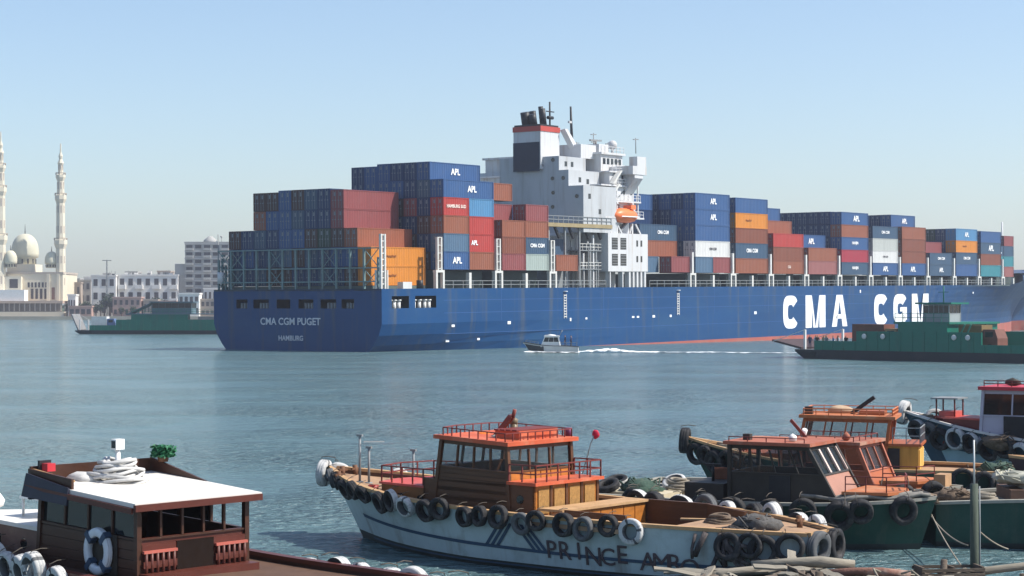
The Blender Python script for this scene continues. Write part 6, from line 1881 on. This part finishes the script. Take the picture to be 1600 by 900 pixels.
def truck(bm, x, y, z, box_m, cab_m, label, L=6.5):
    t = empty('lorry', (0, 0, 0), 0, label, 'lorry', 'vehicles on the ferries')
    t.matrix_world = bm @ Matrix.Translation((x, y, z))
    MB().box(-L / 2, L / 2 - 2.0, -1.15, 1.15, .9, 3.1).build('cargo_box', box_m, t)
    mb = MB().box(L / 2 - 1.9, L / 2, -1.1, 1.1, .6, 1.6)
    mb.add([(L / 2 - 1.9, -1.1, 1.603), (L / 2, -1.1, 1.603), (L / 2, 1.1, 1.603), (L / 2 - 1.9, 1.1, 1.603), (L / 2 - 1.9, -1.05, 2.6), (L / 2 - .4, -1.05, 2.6), (L / 2 - .4, 1.05, 2.6), (L / 2 - 1.9, 1.05, 2.6)], [(4, 5, 6, 7), (0, 1, 5, 4), (1, 2, 6, 5), (2, 3, 7, 6), (3, 0, 4, 7)])
    mb.build('cab', cab_m, t)
    MB().box(L / 2 - 1.6, L / 2 - .6, -1.10, -1.04, 1.75, 2.35).build('window', dark_glass, t)
    for wx in (-L / 2 + 1.0, L / 2 - 1.0):
        for wy in (-1.0, 1.0):
            MB().tube((wx, wy - .15, .48), (wx, wy + .15, .48), .48, 14).build('wheel', tar, t)
    MB().box(-L / 2, L / 2 - .2, -.5, .5, .5, .85).build('chassis', black_steel, t)
truck(b.matrix_world, -6.4, -3.4, z0 + .03, mat('cargo_rust', (.15, .06, .04), .6, .2, 1), mat('cab_ochre', (.35, .22, .10), .5, .1, 1), 'rust brown lorry parked behind the bulwark, toward the ramp of the large ferry')
truck(b.matrix_world, 7.2, -3.0, z0 + .03, mat('cargo_ochre', (.17, .12, .05), .6, .2, 1), MATS['cargo_rust'], 'ochre lorry parked beyond the wheelhouse of the large ferry', 5.0)
rg = random.Random(21)
names = ['navy', 'white', 'black', 'tan', 'white', 'grey', 'blue', 'red', 'white', 'black']
for i_ in range(10):
    x = -15.6 + i_ * .52
    c1 = names[i_]
    person((x, -4.5 + rg.uniform(-.5, .5), z0 + .03), R(-90 + rg.uniform(-50, 50)), cl[c1], cl[['navy', 'grey', 'tan', 'black'][i_ % 4]], f'passenger in a {c1} shirt, {ORD[i_ + 1]} from the ramp along the rail of the large ferry', b.matrix_world, group='passengers on the ferry')

b, z0 = ferry((-76.6, 436.0), R(-4), 44, 'dark green car ferry by the far quay, partly hidden by the ship stern', B=9, k=1.05, ramp_up=True, wl=.6)
MB().box(-9, 4, -4.2, -2.2, z0 + .03, z0 + 3.6).build('side_house', fgreen, b)
MB().box(-10, 12, -4.3, 4.3, z0 + 3.603, z0 + 3.8).build('bridge_deck', mat('ferry_bluegrey', (.10, .16, .19), .5, .1, 1), b)
wh = empty('wheelhouse', (0, 0, 0)); wh.parent = b
cabin(wh, -4.5, 4.5, 1.5, -3.0, z0 + 3.8, z0 + 6.3, 0, 0, MATS['ferry_bluegrey'], MATS['ferry_bluegrey'], MATS['ferry_bluegrey'], wins=(6, 3, 6, 3), sill=.5, over=.6, glass=dark_glass, roof_t=.2)
MB().slab([(-4.5, -3.2, z0 + 6.4), (-10.5, -3.2, z0 + 3.6), (-10.5, 2, z0 + 3.6), (-4.5, 2, z0 + 6.4)][::-1], .15).build('awning', MATS['ferry_bluegrey'], b)
rail(b, [(-10, -4.25, z0 + 3.8), (12, -4.25, z0 + 3.8)], 1.0, r=.04, m=fgreen_l, step=1.4)
MB().tube((1, -1, z0 + 6.5), (1, -1, z0 + 9), .1, 6).build('mast', steel_grey, b)
truck(b.matrix_world, -15.5, -2.6, z0 + .03, off_white, mat('cab_blue', (.10, .16, .3), .5, .1, 1), 'white box lorry near the ramp of the ferry by the far quay', 5.5)
truck(b.matrix_world, 9.5, -2.8, z0 + .03, mat('cargo_grey', (.3, .27, .25), .6, .2, 1), off_white, 'grey box lorry amidships on the ferry by the far quay', 6.5)
def car(bm, x, y, z, m_, label):
    t = empty('parked_car', (0, 0, 0), 0, label, 'car', 'vehicles on the ferries')
    t.matrix_world = bm @ Matrix.Translation((x, y, z))
    prof = [(-2.1, .3), (2.1, .3), (2.15, .75), (1.2, .9), (.5, 1.42), (-1.1, 1.45), (-1.7, .95), (-2.15, .9)]
    n_ = len(prof)
    mb = MB().add([(px_, -.82, pz) for px_, pz in prof] + [(px_, .82, pz) for px_, pz in prof], [tuple(range(n_)), tuple(range(n_, 2 * n_))[::-1]] + [(i + n_, (i + 1) % n_ + n_, (i + 1) % n_, i)[::-1] for i in range(n_)])
    mb.build('body', m_, t)
    MB().box(-1.1, .45, -.835, -.815, .95, 1.34).build('window', dark_glass, t)
    for wx in (-1.3, 1.3):
        for wy in (-.78, .78):
            MB().tube((wx, wy - .1, .32), (wx, wy + .1, .32), .32, 12).build('wheel', tar, t)
for i_ in range(9):
    c1 = ['white', 'black', 'tan', 'blue', 'red', 'grey', 'white', 'navy', 'black'][i_]
    person((12.2 + i_ * .95, -3.6 + rg.uniform(-.3, .3), z0 + .9), R(-90 + rg.uniform(-40, 40)), cl[c1], cl[['navy', 'grey', 'black'][i_ % 3]], f'passenger in a {c1} shirt, {ORD[i_ + 1]} along the rail of the far ferry', b.matrix_world, group='passengers on the far ferry')
MB().box(11.5, 21.0, -4.1, -3.0, z0 + .03, z0 + .9).build('bench', fgreen, b)
car(b.matrix_world, 15.5, -1.6, z0 + .03, white_paint, 'white car near the stern-side end of the ferry by the far quay')
car(b.matrix_world, -10.8, -2.6, z0 + .03, cl['red'], 'dark red car beside the white lorry on the ferry by the far quay')
car(b.matrix_world, 20.0 - 1.5, .5, z0 + .03, cl['grey'], 'grey car farther in on the ferry by the far quay')

# ------------------------------------------------------------------ white motor yacht at the right edge
b = empty('motor_yacht', (0, 0, 0), 0, 'white motor yacht with dark windows between the ferry and the ship bow', 'boat')
pose(b, 72.5, 252.0, R(180 - 12))
h = Hull(b, 17, 4.8, 2.3, 1.6, 1.5, stern=.85, bow_p=2.0, bow_start=.4, drop=.1, rake=2.0)
h.build(white_paint, white_paint, white_paint, white_paint, hull_under)
h.deck('deck', white_paint, 0, .99)
cabin(b, -4.5, 3.5, 1.9, -1.9, 1.5, 3.5, 1.6, .3, white_paint, white_paint, white_paint, wins=(4, 3, 4, 3), sill=.42, over=.2, glass=dark_glass, roof_t=.2)
cabin(b, -4.0, 1.0, 1.5, -1.5, 3.7, 5.4, 1.0, .2, white_paint, white_paint, white_paint, wins=(3, 2, 3, 2), sill=.4, over=.25, glass=dark_glass, roof_t=.2)
MB().tube((-2.6, 0, 5.6), (-3.2, 0, 8.0), .15, 6).bar((-3.0, -.9, 7.0), (-3.0, .9, 7.0), .12).build('radar_mast', white_paint, b)
deck_rail(b, [(3.6, 1.9, 1.7), (7.0, .6, 2.1), (7.0, -.6, 2.1)], .7, steel_grey, 1.0, r=.03)

# ------------------------------------------------------------------ near edge: pole, mooring lines, broken jetty
drift = mat('driftwood', (.25, .225, .18), .9, .22, 2.5, bump=.5, dirt=(.16, .12, .09), dirt_amt=.7, dirt_scale=1.6, stretch=(.35, 1.5, 1.5))
drift_dk = mat('driftwood_dark', (.11, .085, .065), .9, .3, 2.5, bump=.5, dirt=(.25, .21, .17), dirt_amt=.5, dirt_scale=2, stretch=(.4, 1.5, 1.5))
p = px(1522, 900, 41.5)
mp = empty('mooring_pole', (p.x, 41.5, 0), 0, 'weathered grey-green mooring pole topped by a thin white rod', 'pole')
mb = MB().path([(0, 0, -1.2), (0.01, 0, .8), (.0, 0, 2.55)], lambda u: .105 - .02 * u, 10)
mb.build('post', mat('pole_green', (.07, .088, .068), .85, .3, 3, bump=.4, dirt=(.20, .20, .17), dirt_amt=.6, dirt_scale=2, stretch=(1, 1, .25)), mp)
MB().tube((.0, -.02, 2.55), (-.01, -.02, 3.5), .020, 6).build('rod', off_white, mp)
MB().path([(.115, 0, 2.5), (.12, -.02, 1.4), (.11, -.05, -.5)], .018, 6).build('conduit', steel_grey, mp)
def line(label, pts, r=.018, sag=0.0):
    P0, P1 = Vector(pts[0]), Vector(pts[1])
    q = []
    for i in range(15):
        t_ = i / 14
        q.append(P0.lerp(P1, t_) - Vector((0, 0, sag * 4 * t_ * (1 - t_))))
    return tag(MB().path(q, r, 5).build('mooring_rope', rope_m), label, 'rope', 'mooring ropes')
line('mooring rope from the green launch bow down toward the mooring pole, upper of two', (px(1446, 783, 52.3), (p.x - .1, 41.5, .55)), sag=.15)
line('mooring rope from the green launch bow into the water beside the pole, lower of two', (px(1442, 787, 52.3), px(1512, 852, 44.5)), sag=.2)
line('mooring rope running from the pole down into the water past its right', (px(1530, 830, 42.0), px(1575, 858, 43.0)), sag=.05)
jt = empty('broken_jetty', (7.4, 41.2, 0), R(-4), 'broken grey timber jetty with loose planks along the near bank', 'jetty')
rg = random.Random(17)
def plank_mesh(L_, seed):
    """split weathered board: ragged ends and uneven edges"""
    r2 = random.Random(seed)
    n_ = 6; vs = []
    for i in range(n_ + 1):
        x = -L_ / 2 + L_ * i / n_
        w0 = .10 + r2.uniform(-.025, .025); w1 = .10 + r2.uniform(-.025, .025); b_ = r2.uniform(-.025, .025)
        if i in (0, n_): x += r2.uniform(-.12, .12)
        vs += [(x, -w0, b_), (x + (.08 if i in (0, n_) else 0) * r2.uniform(-1, 1), w1, b_ + .01), (x, w1, b_ + .05), (x, -w0, b_ + .045)]
    fs = []
    for i in range(n_):
        for j in range(4):
            fs.append((i * 4 + j, i * 4 + (j + 1) % 4, i * 4 + 4 + (j + 1) % 4, i * 4 + 4 + j))
    fs += [(3, 2, 1, 0), tuple(n_ * 4 + j for j in range(4))]
    return MB().add(vs, [f[::-1] for f in fs]).mesh('plank', drift)
PM = [plank_mesh(L_, k_) for k_, L_ in enumerate((.9, 1.2, 1.5, 1.9, 2.3, 1.1))]
for k_ in range(46):
    x = rg.uniform(-3.6, 4.6)
    o = link('plank', PM[k_ % 6], jt)
    slot_mat(o, drift if rg.random() > .45 else drift_dk)
    hump = .62 + .16 * math.exp(-((x + 1.2) / 1.3) ** 2) - .035 * max(0, x)
    o.location = (x, rg.uniform(-.7, .7), hump * rg.uniform(.75, 1.0))
    o.rotation_euler = (rg.uniform(-.4, .4), rg.uniform(-.16, .16), rg.choice((rg.uniform(-.45, .45), rg.uniform(1.0, 2.0))))
for x, hh in ((-3.6, .5), (-2.9, .42), (-2.2, .62), (-1.5, .66), (-.9, .78), (.3, .62), (.9, .5), (1.4, .55), (2.6, .52), (3.6, .6), (4.3, .5)):
    for y in (-.7, .6):
        MB().path([(x, y, -1.0), (x + .04, y, hh)], lambda u: .09 - .01 * u, 8).build('pile', drift_dk, jt)
for y in (-.7, .6):
    MB().path([(-4.0, y, .40), (-1, y + .05, .56), (1.5, y, .45), (4.6, y - .1, .40)], .08, 8).build('beam', drift_dk, jt)
stone_m = mat('bank_stone', (.17, .155, .135), .9, .3, 1.5, bump=.6, dirt=(.06, .07, .05), dirt_amt=.7, dirt_scale=1.5)
for k_ in range(26):
    x = rg.uniform(-4.0, 5.0)
    MB().blob((x, rg.uniform(-1.2, -.3), rg.uniform(.0, .35)), rg.uniform(.16, .38), k_, .9, 2, (1.3, 1, .8), sm=False).build('stone', stone_m, jt)
mb = MB()
for k_ in range(14):
    x = rg.uniform(-3.5, 4.0)
    p_ = Vector((x, rg.uniform(-1.0, .5), rg.uniform(.5, .8)))
    mb.path([p_, p_ + Vector((rg.uniform(-.5, .5), rg.uniform(-.3, .3), rg.uniform(-.1, .15))), p_ + Vector((rg.uniform(-1, 1), rg.uniform(-.5, .2), rg.uniform(-.5, -.1)))], .025, 5)
mb.build('rope_scraps', rope_m, jt)
st = MB().path([(0, 0, -.5), (.01, 0, .45), (.03, 0, .98)], lambda u: .10 - .03 * u, 9)
q = px(1473, 900, 41.0)
o = tag(st.build('mooring_stump', drift_dk), 'short dark mooring stump left of the tall pole', 'stump')
o.location = (q.x, 41.0, 0)
mb = MB().path([(-3.0, 0, .30), (-1.2, .1, .62), (.8, .1, .86), (2.6, .2, 1.05)], lambda u: .085 + .02 * math.sin(9 * u), 8)
o = tag(mb.build('driftwood_log', drift), 'long pale bare log slanting up past the foot of the pole', 'log')
o.location = (11.3, 41.6, 0)
for n_, (x, y, z, L_, a, r, lb) in enumerate(((5.0, 41.4, .62, 1.9, .25, .09, 'pale split log lying at the jetty end under the white launch stern'), (6.3, 41.5, .80, 2.2, -.12, .11, 'thick pale log lying across the middle of the jetty'), (7.6, 41.0, .66, 1.8, -.3, .10, 'reddish brown log lying on the jetty short of the stump'))):
    mb = MB().path([(-L_ / 2, 0, 0), (-L_ / 6, .05, .06), (L_ / 6, .0, .05), (L_ / 2, .04, -.04)], lambda u: r * (1 + .2 * math.sin(11 * u + n_)), 9)
    o = tag(mb.build('driftwood_log', [drift, drift, mat('log_red', (.22, .11, .08), .9, .3, 3, bump=.5, dirt=(.45, .38, .32), dirt_amt=.6, dirt_scale=2)][n_]), lb, 'log', 'logs on the jetty')
    o.location = (x, y, z); o.rotation_euler = (0, -.05, a)
bx = empty('fish_crate', (9.35, 41.1, .42), R(8), 'dark slatted crate on the jetty beside the mooring stump', 'crate')
for k_ in range(4):
    MB().box(-.7, .7, -.32, -.29, .02 + k_ * .1, .09 + k_ * .1).build('slat', drift_dk, bx)
    MB().box(-.7, .7, .29, .32, .02 + k_ * .1, .09 + k_ * .1).build('slat', drift_dk, bx)
MB().box(-.7, .7, -.28, .28, 0, .03).build('base', drift_dk, bx)
for x in (-.68, 0, .64):
    MB().box(x, x + .05, -.285, .285, .03, .42).build('end_frame', drift_dk, bx)

# ------------------------------------------------------------------ haze
hz = bpy.data.materials.new('haze_air'); hz.use_nodes = True
t = hz.node_tree; t.nodes.clear()
vo = t.nodes.new('ShaderNodeVolumePrincipled')
vo.inputs['Color'].default_value = (.84, .88, 1.0, 1)
vo.inputs['Density'].default_value = HAZE
vo.inputs['Anisotropy'].default_value = 0.3
ou = t.nodes.new('ShaderNodeOutputMaterial')
t.links.new(vo.outputs[0], ou.inputs['Volume'])
stuff(MB().box(-1600, 1600, -210, 2600, -3, 90).build('haze', hz))
